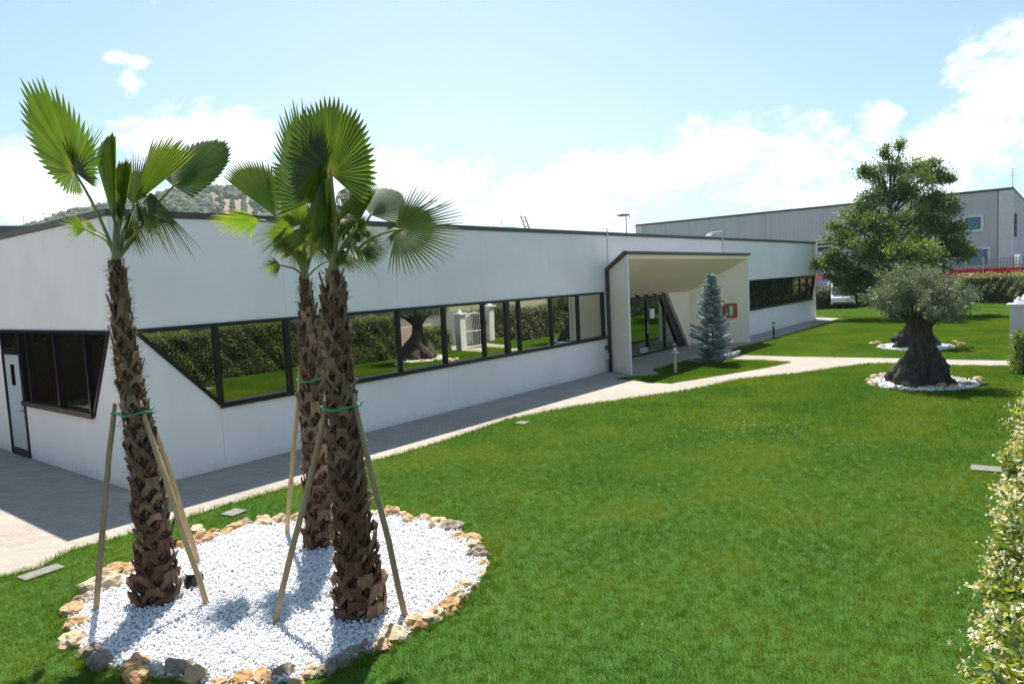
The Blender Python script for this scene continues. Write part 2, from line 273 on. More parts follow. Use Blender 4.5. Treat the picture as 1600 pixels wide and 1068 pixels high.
def wall_streaks(m):
    nt = m.node_tree; N = nt.nodes.new; L = nt.links.new; b = nt.nodes['Principled BSDF']; src = b.inputs['Base Color'].links[0].from_socket
    g = N('ShaderNodeNewGeometry'); mp = N('ShaderNodeMapping'); mp.inputs['Scale'].default_value = (5, 5, .22); L(g.outputs['Position'], mp.inputs[0])
    n = N('ShaderNodeTexNoise'); n.inputs['Scale'].default_value = 1.0; n.inputs['Detail'].default_value = 7; n.inputs['Roughness'].default_value = .7; L(mp.outputs[0], n.inputs['Vector'])
    r = N('ShaderNodeMapRange'); L(n.outputs[0], r.inputs[0]); r.inputs[1].default_value = .54; r.inputs[2].default_value = .80; r.inputs[3].default_value = 1.0; r.inputs[4].default_value = .95
    n2 = N('ShaderNodeTexNoise'); n2.inputs['Scale'].default_value = .45; n2.inputs['Detail'].default_value = 4; L(g.outputs['Position'], n2.inputs['Vector'])
    r2 = N('ShaderNodeMapRange'); L(n2.outputs[0], r2.inputs[0]); r2.inputs[1].default_value = .3; r2.inputs[2].default_value = .7; r2.inputs[3].default_value = .955; r2.inputs[4].default_value = 1.02
    # splash dirt on the lowest hand of the wall
    sp = N('ShaderNodeSeparateXYZ'); L(g.outputs['Position'], sp.inputs[0]); n3 = N('ShaderNodeTexNoise'); n3.inputs['Scale'].default_value = 7; n3.inputs['Detail'].default_value = 6; L(g.outputs['Position'], n3.inputs['Vector'])
    a = N('ShaderNodeMath'); a.operation = 'MULTIPLY_ADD'; L(n3.outputs[0], a.inputs[0]); a.inputs[1].default_value = -.35; L(sp.outputs[2], a.inputs[2])
    r3 = N('ShaderNodeMapRange'); L(a.outputs[0], r3.inputs[0]); r3.inputs[1].default_value = -.16; r3.inputs[2].default_value = .02; r3.inputs[3].default_value = .86; r3.inputs[4].default_value = 1.0
    m1 = N('ShaderNodeMath'); m1.operation = 'MULTIPLY'; L(r.outputs[0], m1.inputs[0]); L(r2.outputs[0], m1.inputs[1])
    m2 = N('ShaderNodeMath'); m2.operation = 'MULTIPLY'; L(m1.outputs[0], m2.inputs[0]); L(r3.outputs[0], m2.inputs[1])
    x = N('ShaderNodeVectorMath'); x.operation = 'SCALE'; L(src, x.inputs[0]); L(m2.outputs[0], x.inputs['Scale']); L(x.outputs[0], b.inputs['Base Color'])
pave_mat(); wall_streaks(MT['wall']); wall_streaks(MT['portal'])
MT['grass'] = grass_mat()

# ------------------------------------------------------------------ mesh helpers
class MB:
    """collects faces; build() links them as ONE mesh object"""
    def __init__(s): s.v = []; s.f = []
    def add(s, V, F):
        o = len(s.v); s.v += [tuple(map(float, p)) for p in V]; s.f += [tuple(i+o for i in f) for f in F]; return s
    def box(s, x0, x1, y0, y1, z0, z1):
        return s.add([(x0, y0, z0), (x1, y0, z0), (x1, y1, z0), (x0, y1, z0), (x0, y0, z1), (x1, y0, z1), (x1, y1, z1), (x0, y1, z1)],
                     [(3, 2, 1, 0), (4, 5, 6, 7), (0, 1, 5, 4), (1, 2, 6, 5), (2, 3, 7, 6), (3, 0, 4, 7)])
    def prism(s, poly, vec):
        n = len(poly); P = [np.array(p, float) for p in poly]; Q = [p+np.array(vec, float) for p in P]
        return s.add(P+Q, [tuple(range(n))[::-1], tuple(range(n, 2*n))] + [(i, (i+1) % n, (i+1) % n+n, i+n) for i in range(n)])
    def tube(s, pts, rad, n=8, caps=True):
        pts = [np.array(p, float) for p in pts]
        if isinstance(rad, (int, float)): rad = [rad]*len(pts)
        V = []; F = []; prev = None
        for i, p in enumerate(pts):
            t = pts[min(i+1, len(pts)-1)]-pts[max(i-1, 0)]; t = t/(np.linalg.norm(t)+1e-9)
            if prev is None:
                a = np.array([0, 0, 1.0]) if abs(t[2]) < 0.9 else np.array([1.0, 0, 0])
            else: a = prev
            x = a-t*(a@t); x /= np.linalg.norm(x)+1e-9; prev = x; y = np.cross(t, x)
            for k in range(n):
                V.append(p+rad[i]*(cos(2*pi*k/n)*x+sin(2*pi*k/n)*y))
        for i in range(len(pts)-1):
            for k in range(n):
                F.append((i*n+k, i*n+(k+1) % n, (i+1)*n+(k+1) % n, (i+1)*n+k))
        if caps: F += [tuple(range(n))[::-1], tuple(range((len(pts)-1)*n, len(pts)*n))]
        return s.add(V, F)
    def lathe(s, c, prof, n=16):
        return s.tube([(c[0], c[1], c[2]+z) for r, z in prof], [max(r, 1e-4) for r, z in prof], n)
    def build(s, name, m, parent=None, base=None, smooth=False, kind=None, bevel=0):
        me = bpy.data.meshes.new(name); b = np.array(base if base is not None else (0, 0, 0), float)
        me.from_pydata([tuple(np.array(p)-b) for p in s.v], [], s.f); me.update()
        if smooth: me.polygons.foreach_set('use_smooth', [True]*len(me.polygons))
        o = link(name, me, m, parent, kind)
        if parent is None and base is not None: o.location = b
        if bevel:
            md = o.modifiers.new('bevel', 'BEVEL'); md.width = bevel; md.segments = 2; md.limit_method = 'ANGLE'
        return o

def link(name, me, m=None, parent=None, kind=None):
    o = bpy.data.objects.new(name, me); COL.objects.link(o)
    if m is not None and me is not None and not me.materials: me.materials.append(m)
    if parent is not None: o.parent = parent
    if kind: o['kind'] = kind
    return o
def fast_mesh(name, V, F, tint=None, m=None):
    """V (n,3), F (k,3|4) numpy; tint per vertex (n,2)"""
    me = bpy.data.meshes.new(name); V = np.asarray(V, np.float32); F = np.asarray(F, np.int32); k = F.shape[1]
    me.vertices.add(len(V)); me.vertices.foreach_set('co', V.ravel())
    me.loops.add(F.size); me.loops.foreach_set('vertex_index', F.ravel())
    me.polygons.add(len(F)); me.polygons.foreach_set('loop_start', np.arange(0, F.size, k, dtype=np.int32))
    me.update(calc_edges=True)
    if tint is not None:
        ca = me.color_attributes.new('tint', 'FLOAT_COLOR', 'POINT')
        c = np.ones((len(V), 4), np.float32); c[:, 0] = tint[:, 0]; c[:, 1] = tint[:, 1]; c[:, 2] = 0
        ca.data.foreach_set('color', c.ravel())
    if m: me.materials.append(m)
    return me
def root(name, loc, label, cat, group=None, rz=0):
    o = bpy.data.objects.new(name, None); COL.objects.link(o); o.location = tuple(map(float, loc)); o.rotation_euler[2] = rz
    o.empty_display_size = 0.2
    return tag(o, label, cat, group)
def tag(o, label, cat, group=None):
    o['label'] = label; o['category'] = cat
    if group: o['group'] = group
    return o

def unit(v): v = np.asarray(v, float); return v/(np.linalg.norm(v, axis=-1, keepdims=True)+1e-9)

def leaf_mesh(name, P, D, Nn, length, width, tint, m, fold=0.25, curl=0.0):
    """one folded leaf (4 verts base, two sides, tip + midrib) at every P, pointing along D, facing Nn"""
    n = len(P); D = unit(D); S = unit(np.cross(D, Nn)); Nn = np.cross(S, D)
    L_ = np.broadcast_to(np.asarray(length, float), (n,))[:, None]; W_ = np.broadcast_to(np.asarray(width, float), (n,))[:, None]
    base = P; mid = P + D*L_*0.5 - Nn*W_*fold
    l = P + D*L_*0.45 + S*W_*0.5; r = P + D*L_*0.45 - S*W_*0.5
    tip = P + D*L_ + Nn*L_*curl*-1
    V = np.stack([base, l, tip, r, mid], 1).reshape(-1, 3)
    i = np.arange(n)[:, None]*5
    F = np.concatenate([i+np.array([[0, 4, 1]]), i+np.array([[1, 4, 2]]), i+np.array([[0, 3, 4]]), i+np.array([[3, 2, 4]])], 1).reshape(-1, 3)
    T = np.repeat(tint, 5, axis=0)
    return fast_mesh(name, V, F, T, m)
def quad_leaf(name, P, D, Nn, length, width, tint, m):
    n = len(P); D = unit(D); S = unit(np.cross(D, Nn))
    L_ = np.broadcast_to(np.asarray(length, float), (n,))[:, None]; W_ = np.broadcast_to(np.asarray(width, float), (n,))[:, None]
    V = np.stack([P, P+D*L_*0.45+S*W_*0.5, P+D*L_, P+D*L_*0.45-S*W_*0.5], 1).reshape(-1, 3)
    F = (np.arange(n)[:, None]*4+np.array([[0, 1, 2, 3]])).reshape(-1, 4)
    return fast_mesh(name, V, F, np.repeat(tint, 4, axis=0), m)
def rdir(n): return unit(rng.normal(size=(n, 3)))

ICO = None
def ico(sub=1):
    import bmesh
    bm = bmesh.new(); bmesh.ops.create_icosphere(bm, subdivisions=sub, radius=1)
    V = np.array([v.co[:] for v in bm.verts]); F = np.array([[v.index for v in f.verts] for f in bm.faces]); bm.free(); return V, F
IV1, IF1 = ico(1); IV2, IF2 = ico(2); IV3, IF3 = ico(3)
def blobs(name, P, R, m, squash=0.7, jitter=0.25, tint=None, sub=1):
    V0, F0 = (IV1, IF1) if sub == 1 else (IV2, IF2)
    n = len(P); k = len(V0)
    A = rng.normal(size=(n, 3, 3)); Q, _ = np.linalg.qr(A)
    S = np.stack([R*rng.uniform(.8, 1.25, n), R*rng.uniform(.75, 1.1, n), R*squash*rng.uniform(.8, 1.2, n)], 1)
    V = V0[None]*(1+rng.uniform(-jitter, jitter, (n, k, 1)))
    V = np.einsum('nij,nkj->nki', Q, V*S[:, None, :]) + P[:, None, :]
    F = (F0[None]+np.arange(n)[:, None, None]*k).reshape(-1, 3)
    T = None if tint is None else np.repeat(tint, k, axis=0)
    return fast_mesh(name, V.reshape(-1, 3), F, T, m)

def inside(P, poly):
    x, y = P[:, 0], P[:, 1]; r = np.zeros(len(P), bool); j = len(poly)-1
    for i in range(len(poly)):
        xi, yi = poly[i][:2]; xj, yj = poly[j][:2]
        c = ((yi > y) != (yj > y)) & (x < (xj-xi)*(y-yi)/(yj-yi+1e-12)+xi); r ^= c; j = i
    return r

# ================================================================== SETTING: ground, paving, lawns
D0, CX, RH, WT, SL = 13.0, 5.35, 4.9, 2.84, 1.22
BX1 = 47.7
g = MB(); g.box(-900, 1500, -900, 1500, -0.6, -0.05); g.build('ground', MT['field'], kind='structure')
pv = MB(); pv.add([(-40, 2, 0), (60, 2, 0), (60, 60, 0), (-40, 60, 0)], [(0, 1, 2, 3)])
pv.add([(26.6, -1.2, 0), (29.0, -1.2, 0), (29.0, 2, 0), (26.6, 2, 0)], [(0, 1, 2, 3)])
pv.build('pavement', MT['pave'], kind='structure')
rd = MB(); rd.add([(-80, -40, -0.03), (140, -40, -0.03), (140, -1.4, -0.03), (-80, -1.4, -0.03)], [(0, 1, 2, 3)])
rd.add([(66.8, -1.4, -0.03), (90, -1.4, -0.03), (90, 90, -0.03), (66.8, 90, -0.03)], [(0, 1, 2, 3)])
rd.build('road', MT['asphalt'], kind='structure')

px_l1 = [(0, 902), (32, 895), (65, 886), (86, 873), (112, 860), (151, 849), (187, 839), (278, 813), (380, 782), (479, 754), (579, 722), (679, 694), (794, 656),
         (900, 635), (1000, 621), (1077, 610), (1156, 593), (1215, 587), (1260, 582), (1309, 575), (1357, 569), (1411, 568), (1479, 571), (1579, 572)]
lawn1 = [tuple(at(x, y)[:2]) for x, y in px_l1]
lawn1 = [(-40, 10.6)] + lawn1 + [(26.6, 1.2), (26.6, -1.2), (-40, -1.2)]
px_l2 = [(1148, 554), (1205, 556), (1260, 557), (1382, 559), (1503, 562), (1570, 563)]
lawn2 = [tuple(at(x, y)[:2]) for x, y in px_l2] + [(28.6, 1.6), (29.0, 1.2), (29.0, -1.2), (66.5, -1.2), (66.5, 60), (49.3, 60), (49.3, 12.9)] + [tuple(at(x, y)[:2]) for x, y in [(1316, 497), (1300, 502), (1255, 516), (1208, 530), (1143, 545)]]
px_is = [(961, 591), (1003, 596), (1048, 599), (1140, 584), (1200, 574), (1236, 566), (1190, 563), (1145, 562), (1085, 561), (1045, 571), (1020, 578), (1035, 585), (1008, 588)]
lawn3 = [tuple(at(x, y)[:2]) for x, y in px_is]
def sheet(name, poly, z, m, kind='structure'):
    b = MB(); b.prism([(x, y, z-0.03) for x, y in poly], (0, 0, 0.03+0.012)); return b.build(name, m, kind=kind)
sheet('lawn', lawn1, 0, MT['soil']); sheet('lawn', lawn2, 0, MT['soil']); sheet('lawn', lawn3, 0, MT['soil'])

# the palm bed: rim stones at their places, bed polygon inside them
rim_px = [(114, 955, 30, 'o'), (120, 977, 30, 'o'), (115, 1004, 38, 'c'), (141, 1021, 30, 'g'), (157, 1038, 36, 'g'), (132, 938, 26, 'g'), (160, 918, 44, 'c'), (183, 911, 18, 'g'), (178, 897, 34, 'o'),
          (203, 896, 24, 'o'), (206, 883, 16, 'c'), (280, 856, 24, 'r'), (316, 846, 34, 'o'), (308, 832, 26, 'c'), (335, 833, 20, 'o'), (355, 833, 20, 'o'), (368, 826, 24, 'o'), (383, 820, 22, 'g'),
          (413, 818, 28, 'c'), (440, 815, 26, 'c'), (464, 812, 22, 'o'), (486, 808, 20, 'c'), (505, 806, 20, 'o'), (528, 804, 20, 'c'), (552, 803, 20, 'o'), (584, 805, 18, 'c'), (610, 804, 27, 'o'),
          (630, 806, 20, 'c'), (640, 815, 22, 'o'), (664, 812, 20, 'c'), (684, 820, 30, 'c'), (708, 826, 32, 'g'), (718, 840, 26, 'o'), (737, 842, 24, 'o'), (741, 855, 26, 'c'), (747, 868, 30, 'g'),
          (757, 884, 20, 'o'), (752, 898, 17, 'o'), (732, 917, 26, 'c'), (715, 936, 32, 'c'), (702, 952, 34, 'r'), (676, 966, 38, 'c'), (648, 978, 34, 'o'), (615, 995, 38, 'c'), (598, 1010, 28, 'o'), (575, 1012, 26, 'g'),
          (556, 1022, 30, 'g'), (534, 1036, 34, 'g'), (512, 1048, 30, 'g'), (488, 1052, 30, 'c'), (212, 1041, 40, 'r'), (216, 1058, 38, 'r'), (246, 1052, 30, 'c'), (278, 1048, 44, 'g'), (306, 1060, 38, 'o'), (340, 1072, 30, 'o'), (378, 1064, 32, 'r'),
          (410, 1066, 34, 'r'), (444, 1052, 32, 'g'), (462, 1070, 28, 'o')]
bedpoly_px = [(128, 962), (134, 990), (150, 1012), (190, 1036), (235, 1045), (290, 1052), (340, 1066), (400, 1068), (450, 1056), (500, 1045), (545, 1025), (595, 1003), (650, 975), (692, 955), (718, 928), (738, 905), (748, 885), (740, 864),
              (722, 846), (700, 832), (672, 822), (640, 816), (600, 808), (540, 806), (480, 810), (420, 822), (370, 832), (330, 845), (290, 860), (210, 893), (170, 918), (142, 940)]
bedpoly = [tuple(at(x, y)[:2]) for x, y in bedpoly_px]
bc = np.mean(bedpoly, axis=0)
bed_out = [tuple(bc+(np.array(q)-bc)*1.06) for q in bedpoly]
sheet('gravel_bed', bed_out, 0.012, MT['pebblebed'])
# pebbles, thousands of them
def pebbles(name, poly, n, r0, z, clip=None):
    P = np.array(poly); lo, hi = P.min(0), P.max(0)
    q = rng.uniform(lo, hi, (int(n*1.6), 2)); q = q[inside(q, poly)]
    if clip is not None: q = q[clip(q)]
    q = q[:n]; zz = z+rng.uniform(-0.004, 0.03, len(q))*r0/0.02
    R = r0*rng.uniform(.55, 1.25, len(q))
    me = blobs(name, np.column_stack([q, zz]), R, MT['pebble'], 0.65, 0.22)
    o = link(name, me, kind='stuff'); return o
pb = pebbles('white_pebbles', bed_out, 26000, 0.0175, 0.03)
tag(pb, 'white marble pebbles filling the round bed under the three palms', 'pebbles')

# ------------------------------------------------------------------ lawn grass (one tuft mesh on scattered points)
def tuft(nb, rad, hmin, hmax, w):
    P = rng.normal(size=(nb, 2))*rad*0.5; P = np.column_stack([P, np.zeros(nb)])
    h = rng.uniform(hmin, hmax, nb); a = rng.uniform(0, 2*pi, nb); lean = rng.uniform(.15, .95, nb)
    d = np.column_stack([np.cos(a)*lean, np.sin(a)*lean, np.ones(nb)]); d = unit(d)
    s = np.column_stack([-np.sin(a), np.cos(a), np.zeros(nb)])*w
    mid = P+d*h[:, None]*0.6; tip = P+d*h[:, None]; tip[:, :2] += (d[:, :2]*h[:, None]*0.25)
    V = np.stack([P-s, P+s, mid-s*.75, mid+s*.75, tip], 1).reshape(-1, 3)
    i = np.arange(nb)[:, None]*5
    F = np.concatenate([i+np.array([[0, 1, 3]]), i+np.array([[0, 3, 2]]), i+np.array([[2, 3, 4]])], 1).reshape(-1, 3)
    t = np.column_stack([rng.uniform(0, 1, nb), (rng.uniform(0, 1, nb) > 0.96)*rng.uniform(.2, .7, nb)])
    return V, F, np.repeat(t, 5, axis=0)
def scatter_group(tuftobj, smin, smax):
    ng = bpy.data.node_groups.new('scatter turf', 'GeometryNodeTree')
    ng.interface.new_socket('Geometry', in_out='INPUT', socket_type='NodeSocketGeometry'); ng.interface.new_socket('Geometry', in_out='OUTPUT', socket_type='NodeSocketGeometry')
    N = ng.nodes.new; L = ng.links.new
    gi = N('NodeGroupInput'); go = N('NodeGroupOutput'); iop = N('GeometryNodeInstanceOnPoints'); oi = N('GeometryNodeObjectInfo')
    oi.inputs[0].default_value = tuftobj
    rv = N('FunctionNodeRandomValue'); rv.data_type = 'FLOAT_VECTOR'; rv.inputs[0].default_value = (-.12, -.12, 0); rv.inputs[1].default_value = (.12, .12, 6.283)
    rs = N('FunctionNodeRandomValue'); rs.data_type = 'FLOAT'; rs.inputs[2].default_value = smin; rs.inputs[3].default_value = smax
    rs.inputs['Seed'].default_value = 5
    L(gi.outputs[0], iop.inputs['Points']); L(oi.outputs['Geometry'], iop.inputs['Instance']); L(rv.outputs[0], iop.inputs['Rotation']); L(rs.outputs[1], iop.inputs['Scale'])
    L(iop.outputs[0], go.inputs[0]); return ng
def grass_patch(name, pts, tuftargs, smin, smax, label, z=0.012):
    V, F, T = tuft(*tuftargs); tm = fast_mesh('turf_tuft', V, F, T, MT['grass'])
    to = bpy.data.objects.new('turf_tuft_source', tm)       # unlinked source of the tufts
    me = bpy.data.meshes.new(name); me.vertices.add(len(pts)); co = np.column_stack([pts, np.full(len(pts), z)]).astype(np.float32)
    me.vertices.foreach_set('co', co.ravel()); me.update()
    o = link(name, me, kind='stuff'); md = o.modifiers.new('scatter', 'NODES'); md.node_group = scatter_group(to, smin, smax)
    tag(o, label, 'grass'); return o
def sample(poly, dens, box=None):
    P = np.array(poly); lo, hi = P.min(0), P.max(0)
    if box: lo = np.maximum(lo, box[:2]); hi = np.minimum(hi, box[2:])
    d = 1/math.sqrt(dens); gx, gy = np.meshgrid(np.arange(lo[0], hi[0], d), np.arange(lo[1], hi[1], d)); q = np.column_stack([gx.ravel(), gy.ravel()])
    q = q+rng.uniform(-.55, .55, q.shape)*d; k = np.all(q > lo, 1) & np.all(q < hi, 1); q = q[k]; return q[inside(q, poly)]
bedA = [tuple(bc+(np.array(q)-bc)*1.05) for q in bedpoly]
olive1 = np.array([22.05, 3.27]); olive2 = np.array([31.5, 4.9])
def keep(q): return ~inside(q, bedA) & (np.hypot(q[:, 0]-olive1[0], (q[:, 1]-olive1[1])) > 1.35) & (np.hypot(q[:, 0]-olive2[0], (q[:, 1]-olive2[1])) > 1.35)
def ctrw(q): return q[:, 1] > 0.4
q = sample(lawn1, 170, (0.0, 0.5, 14, 12)); q = q[keep(q)]
grass_patch('lawn_grass', q, (34, 0.085, 0.022, 0.05, 0.0019), .8, 1.25, 'dense short green turf between the hedge and the palm bed')
q = sample(lawn1, 90, (14, 0.4, 28, 12)); q2 = sample(lawn1, 25, (-12, .5, 0, 12)); q = np.vstack([q, q2]); q = q[keep(q)]
grass_patch('lawn_grass', q, (36, 0.13, 0.025, 0.055, 0.0032), .8, 1.25, 'short green turf around the near olive tree by the path')
q = np.vstack([sample(lawn2, 55, (24, 1, 50, 13)), sample(lawn2, 22, (50, 1, 64, 24))]); q = q[keep(q)]
grass_patch('lawn_grass', q, (36, 0.18, 0.025, 0.055, 0.0045), .8, 1.25, 'short green turf beyond the path towards the far hedge')
q = sample(lawn3, 130); grass_patch('lawn_grass', q, (36, 0.11, 0.025, 0.055, 0.003), .8, 1.25, 'short green turf island in front of the entrance')
# longer blades along the rim of the bed and the paving edge
edge = []
for i in range(len(bed_out)):
    a = np.array(bed_out[i]); b = np.array(bed_out[(i+1) % len(bed_out)])
    for t in np.linspace(0, 1, int(np.linalg.norm(b-a)/0.03)):
        p = a+(b-a)*t; o = unit(p-bc); edge.append(p+o*abs(rng.normal(0.10, 0.08)))
for i in range(1, len(px_l1)-1):
    a = np.array(lawn1[i]); b = np.array(lawn1[i+1])
    for t in np.linspace(0, 1, max(2, int(np.linalg.norm(b-a)/0.035))):
        edge.append(a+(b-a)*t+np.array([0, -1])*rng.uniform(-.02, .10))
grass_patch('border_grass', np.array(edge), (12, 0.05, 0.05, 0.10, 0.0022), .6, 1.2, 'longer unmown grass blades along the paving edge and bed rim')
# clover sprinkled in the turf
cq = np.vstack([np.array([at(x, y)[:2] for x, y in zip(rng.normal(1190, 60, 260), rng.normal(668, 12, 260))]), sample(lawn1, .12, (3, 1, 20, 10))])
cq = cq[keep(cq)]
n = len(cq); P = np.column_stack([cq, np.full(n, 0.055)])
me = quad_leaf('clover_leaves', P, np.column_stack([rng.normal(size=(n, 2)), np.zeros(n)]), np.tile([0, 0, 1.], (n, 1)) + rng.normal(0, .2, (n, 3)), 0.032, 0.028,
               np.column_stack([rng.uniform(.4, 1, n), rng.uniform(.2, .9, n)]), MT['hedge'])
tag(link('clover_leaves', me, kind='stuff'), 'pale yellow green clover leaves speckling the lawn', 'clover')

# ================================================================== OFFICE BUILDING
office = root('office_building', (CX, D0, 0), 'long low white office building with dark ribbon windows and a cream entrance portal', 'building'); OB = (CX, D0, 0)
def opart(mb, name, m, parent=None, bevel=0, smooth=False): return mb.build(name, MT[m] if isinstance(m, str) else m, parent or office, OB, smooth=smooth, bevel=bevel)
T = 0.22
def fpanel(poly, name='wall_panel', m='wall', y0=D0, th=T):     # panel on the long front, poly in (x, z)
    b = MB(); b.prism([(x, y0, z) for x, z in poly], (0, th, 0)); return opart(b, name, m, bevel=0.006)
def spanel(poly, name='wall_panel', m='wall', x0=CX, th=T):     # panel on the short side, poly in (y, z)
    b = MB(); b.prism([(x0, y, z) for y, z in poly], (th, 0, 0)); return opart(b, name, m, bevel=0.006)
G = 0.0015
# front fascia panels, broken at the module lines
fx = [CX, 8.72, 11.9, 15.1, 18.37, 21.9]
for a, b in zip(fx[:-1], fx[1:]): fpanel([(a+(G if a > CX else 0), WT), (b-G, WT), (b-G, RH-.08), (a+(G if a > CX else 0), RH-.08)])
fx = [21.9, 24.5, 27.7, 30.9, 32.6, 37.3, 40.5, 43.7, BX1]
for a, b in zip(fx[:-1], fx[1:]):
    z0 = WT if a >= 32 else 3.6
    fpanel([(a+G, z0), (b-G, z0), (b-G, RH-.08), (a+G, RH-.08)])
# lower panels
fpanel([(CX, 0), (7.11-G, 0), (7.11-G, SL), (5.56, WT-G), (CX, WT-G)])
lx = [7.11, 10.3, 13.5, 16.7, 19.9, 21.57]
for a, b in zip(lx[:-1], lx[1:]): fpanel([(a+G, 0), (b-G, 0), (b-G, SL), (a+G, SL)])
fpanel([(21.57+G, 0), (22.0, 0), (22.0, WT-G), (21.57+G, WT-G)])
lx = [32.6, 35.6, 38.8, 42.0, 45.2, 46.75]
for a, b in zip(lx[:-1], lx[1:]): fpanel([(a+G, 0), (b-G, 0), (b-G, SL+.1), (a+G, SL+.1)])
fpanel([(46.75+G, 0), (BX1, 0), (BX1, WT-G), (47.55, WT-G), (46.75+G, SL+.1)])
# side (short) elevation
sy = [13.0+T, 16.0, 19.2, 22.4, 25.6, 28.8, 32.0, 36.0]
for a, b in zip(sy[:-1], sy[1:]): spanel([(a+G, WT), (b-G, WT), (b-G, RH-.08), (a+G, RH-.08)])
spanel([(13.0+T+G, 0), (17.95, 0), (17.95, SL), (14.3, SL), (13.3, WT-G), (13.0+T+G, WT-G)])
spanel([(19.12, 0), (19.75, 0), (19.75, WT-G), (19.12, WT-G)])
spanel([(19.75+G, 0), (36, 0), (36, 0.95), (19.75+G, 0.95)])
spanel([(30, 0.95+G), (36, 0.95+G), (36, WT-G), (30, WT-G)])
# dark interior mass and roof
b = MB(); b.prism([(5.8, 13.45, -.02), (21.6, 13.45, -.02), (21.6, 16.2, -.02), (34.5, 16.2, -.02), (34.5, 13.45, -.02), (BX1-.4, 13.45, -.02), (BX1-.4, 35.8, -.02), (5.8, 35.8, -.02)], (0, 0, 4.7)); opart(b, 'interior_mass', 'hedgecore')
b = MB(); b.box(BX1-T, BX1, D0+T+G, 36, 0, RH-.08); opart(b, 'end_wall', 'wall')
b = MB(); b.box(CX+T, BX1-T, 36-T, 36, 0, RH-.08); opart(b, 'rear_wall', 'wall')
b = MB(); b.box(CX+.3, BX1-.3, D0+.3, 35.7, RH-.2, RH-.12); opart(b, 'roof', 'roofing')
b = MB(); b.box(CX-.045, BX1+.045, D0-.045, D0+.34, RH-.075, RH+.035); opart(b, 'roof_coping', 'coping')
b = MB(); b.box(CX-.045, CX+.34, D0+.345, 36, RH-.075, RH+.035); opart(b, 'roof_coping', 'coping')
b = MB(); b.box(BX1-.34, BX1+.045, D0+.345, 36, RH-.075, RH+.035); opart(b, 'roof_coping', 'coping')

def frame_poly(b, poly, w, d, plane, off):
    """mitred border of width w inside the convex polygon, depth d"""
    P = [np.array(p, float) for p in poly]; n = len(P); c = np.mean(P, axis=0); Q = []
    for i in range(n):
        a, p, q = P[i-1], P[i], P[(i+1) % n]
        def off_line(u, v):
            t = (v-u)/np.linalg.norm(v-u); nn = np.array([-t[1], t[0]])
            if nn@(c-u) < 0: nn = -nn
            return u+nn*w, t
        u1, t1 = off_line(a, p); u2, t2 = off_line(p, q)
        A = np.array([t1, -t2]).T; s = np.linalg.solve(A, u2-u1); Q.append(u1+t1*s[0])
    for i in range(n):
        j = (i+1) % n; quad = [P[i], P[j], Q[j], Q[i]]
        if plane == 'y': b.prism([(x, off, z) for x, z in quad], (0, d, 0))
        else: b.prism([(off, y, z) for y, z in quad], (d, 0, 0))
    return Q
def clipx(poly, a, b):
    """part of convex polygon between u=a and u=b"""
    def clip(P, k, keepgt):
        R = []
        for i in range(len(P)):
            p, q = P[i], P[(i+1) % len(P)]; ip = p[0] >= k if keepgt else p[0] <= k; iq = q[0] >= k if keepgt else q[0] <= k
            if ip: R.append(p)
            if ip != iq: t = (k-p[0])/(q[0]-p[0]); R.append((k, p[1]+t*(q[1]-p[1])))
        return R
    return clip(clip(list(poly), a, True), b, False)
def ribbon(poly, mulls, plane, off, glass, fw=0.07, sill=True, thick=(), tilt=0.006):
    b = MB(); frame_poly(b, poly, fw, .13, plane, off-.03)
    win = opart(b, 'window', 'black')
    edges = [min(p[0] for p in poly)+.02]+list(mulls)+[max(p[0] for p in poly)-.02]
    for a, c in zip(edges[:-1], edges[1:]):
        pp = clipx(poly, a, c)
        if len(pp) < 3: continue
        cu = np.mean([p[0] for p in pp]); k1 = rng.normal(0, tilt); k2 = rng.normal(0, tilt*.6); zc = 2.0
        if plane == 'y': V = [(u, off+.045+k1*(u-cu)+k2*(z-zc), z) for u, z in pp]; vec = (0, .012, 0)
        else: V = [(off+.045+k1*(u-cu)+k2*(z-zc), u, z) for u, z in pp]; vec = (.012, 0, 0)
        m = MB(); m.prism(V, vec); m.build('pane', glass, win, OB)
    for u in mulls:
        w = .075 if u in thick else .038
        pp = clipx(poly, u-w, u+w); zs = [p[1] for p in pp]; z0, z1 = min(zs)+fw*.6, max(zs)-fw*.6
        m = MB()
        if plane == 'y': m.box(u-w, u+w, off-.022, off+.10, z0, z1)
        else: m.box(off-.022, off+.10, u-w, u+w, z0, z1)
        m.build('mullion', MT['black'], win, OB)
    if sill:
        lo = min(p[1] for p in poly); us = [p[0] for p in poly if p[1] < lo+.02]
        m = MB()
        if plane == 'y': m.box(min(us)-.03, max(us)+.02, off-.075, off-.032, lo-.03, lo+.075)
        else: m.box(off-.075, off-.032, min(us)+.0, max(us)+.05, lo-.03, lo+.075)
        m.build('sill', MT['black'], win, OB)
    return win
win1 = ribbon([(7.11, SL), (21.57, SL), (21.57, WT), (5.56, WT)], [7.14, 8.72, 10.31, 11.87, 13.49, 15.08, 16.14, 16.71, 18.37, 19.92], 'y', D0, MT['glass'], thick=(16.14,))
win1['label'] = 'long mirrored ribbon window with a slanting left end'
win2 = ribbon([(33.2, SL+.1), (46.72, SL+.1), (47.55, WT-.03), (33.2, WT-.03)], [34.8, 36.4, 38.0, 39.6, 41.2, 42.8, 44.4, 45.9], 'y', D0, MT['darkglass'])
win2['label'] = 'dark ribbon window with a slanting right end beyond the portal'
win3 = ribbon([(14.3, SL), (17.95, SL), (17.95, WT), (13.3, WT)], [14.45, 15.95, 17.5], 'x', CX, MT['darkglass'])
win4 = ribbon([(19.78, .97), (30, .97), (30, WT), (19.78, WT)], [21.6, 23.4, 25.2, 27, 28.6], 'x', CX, MT['darkglass'])
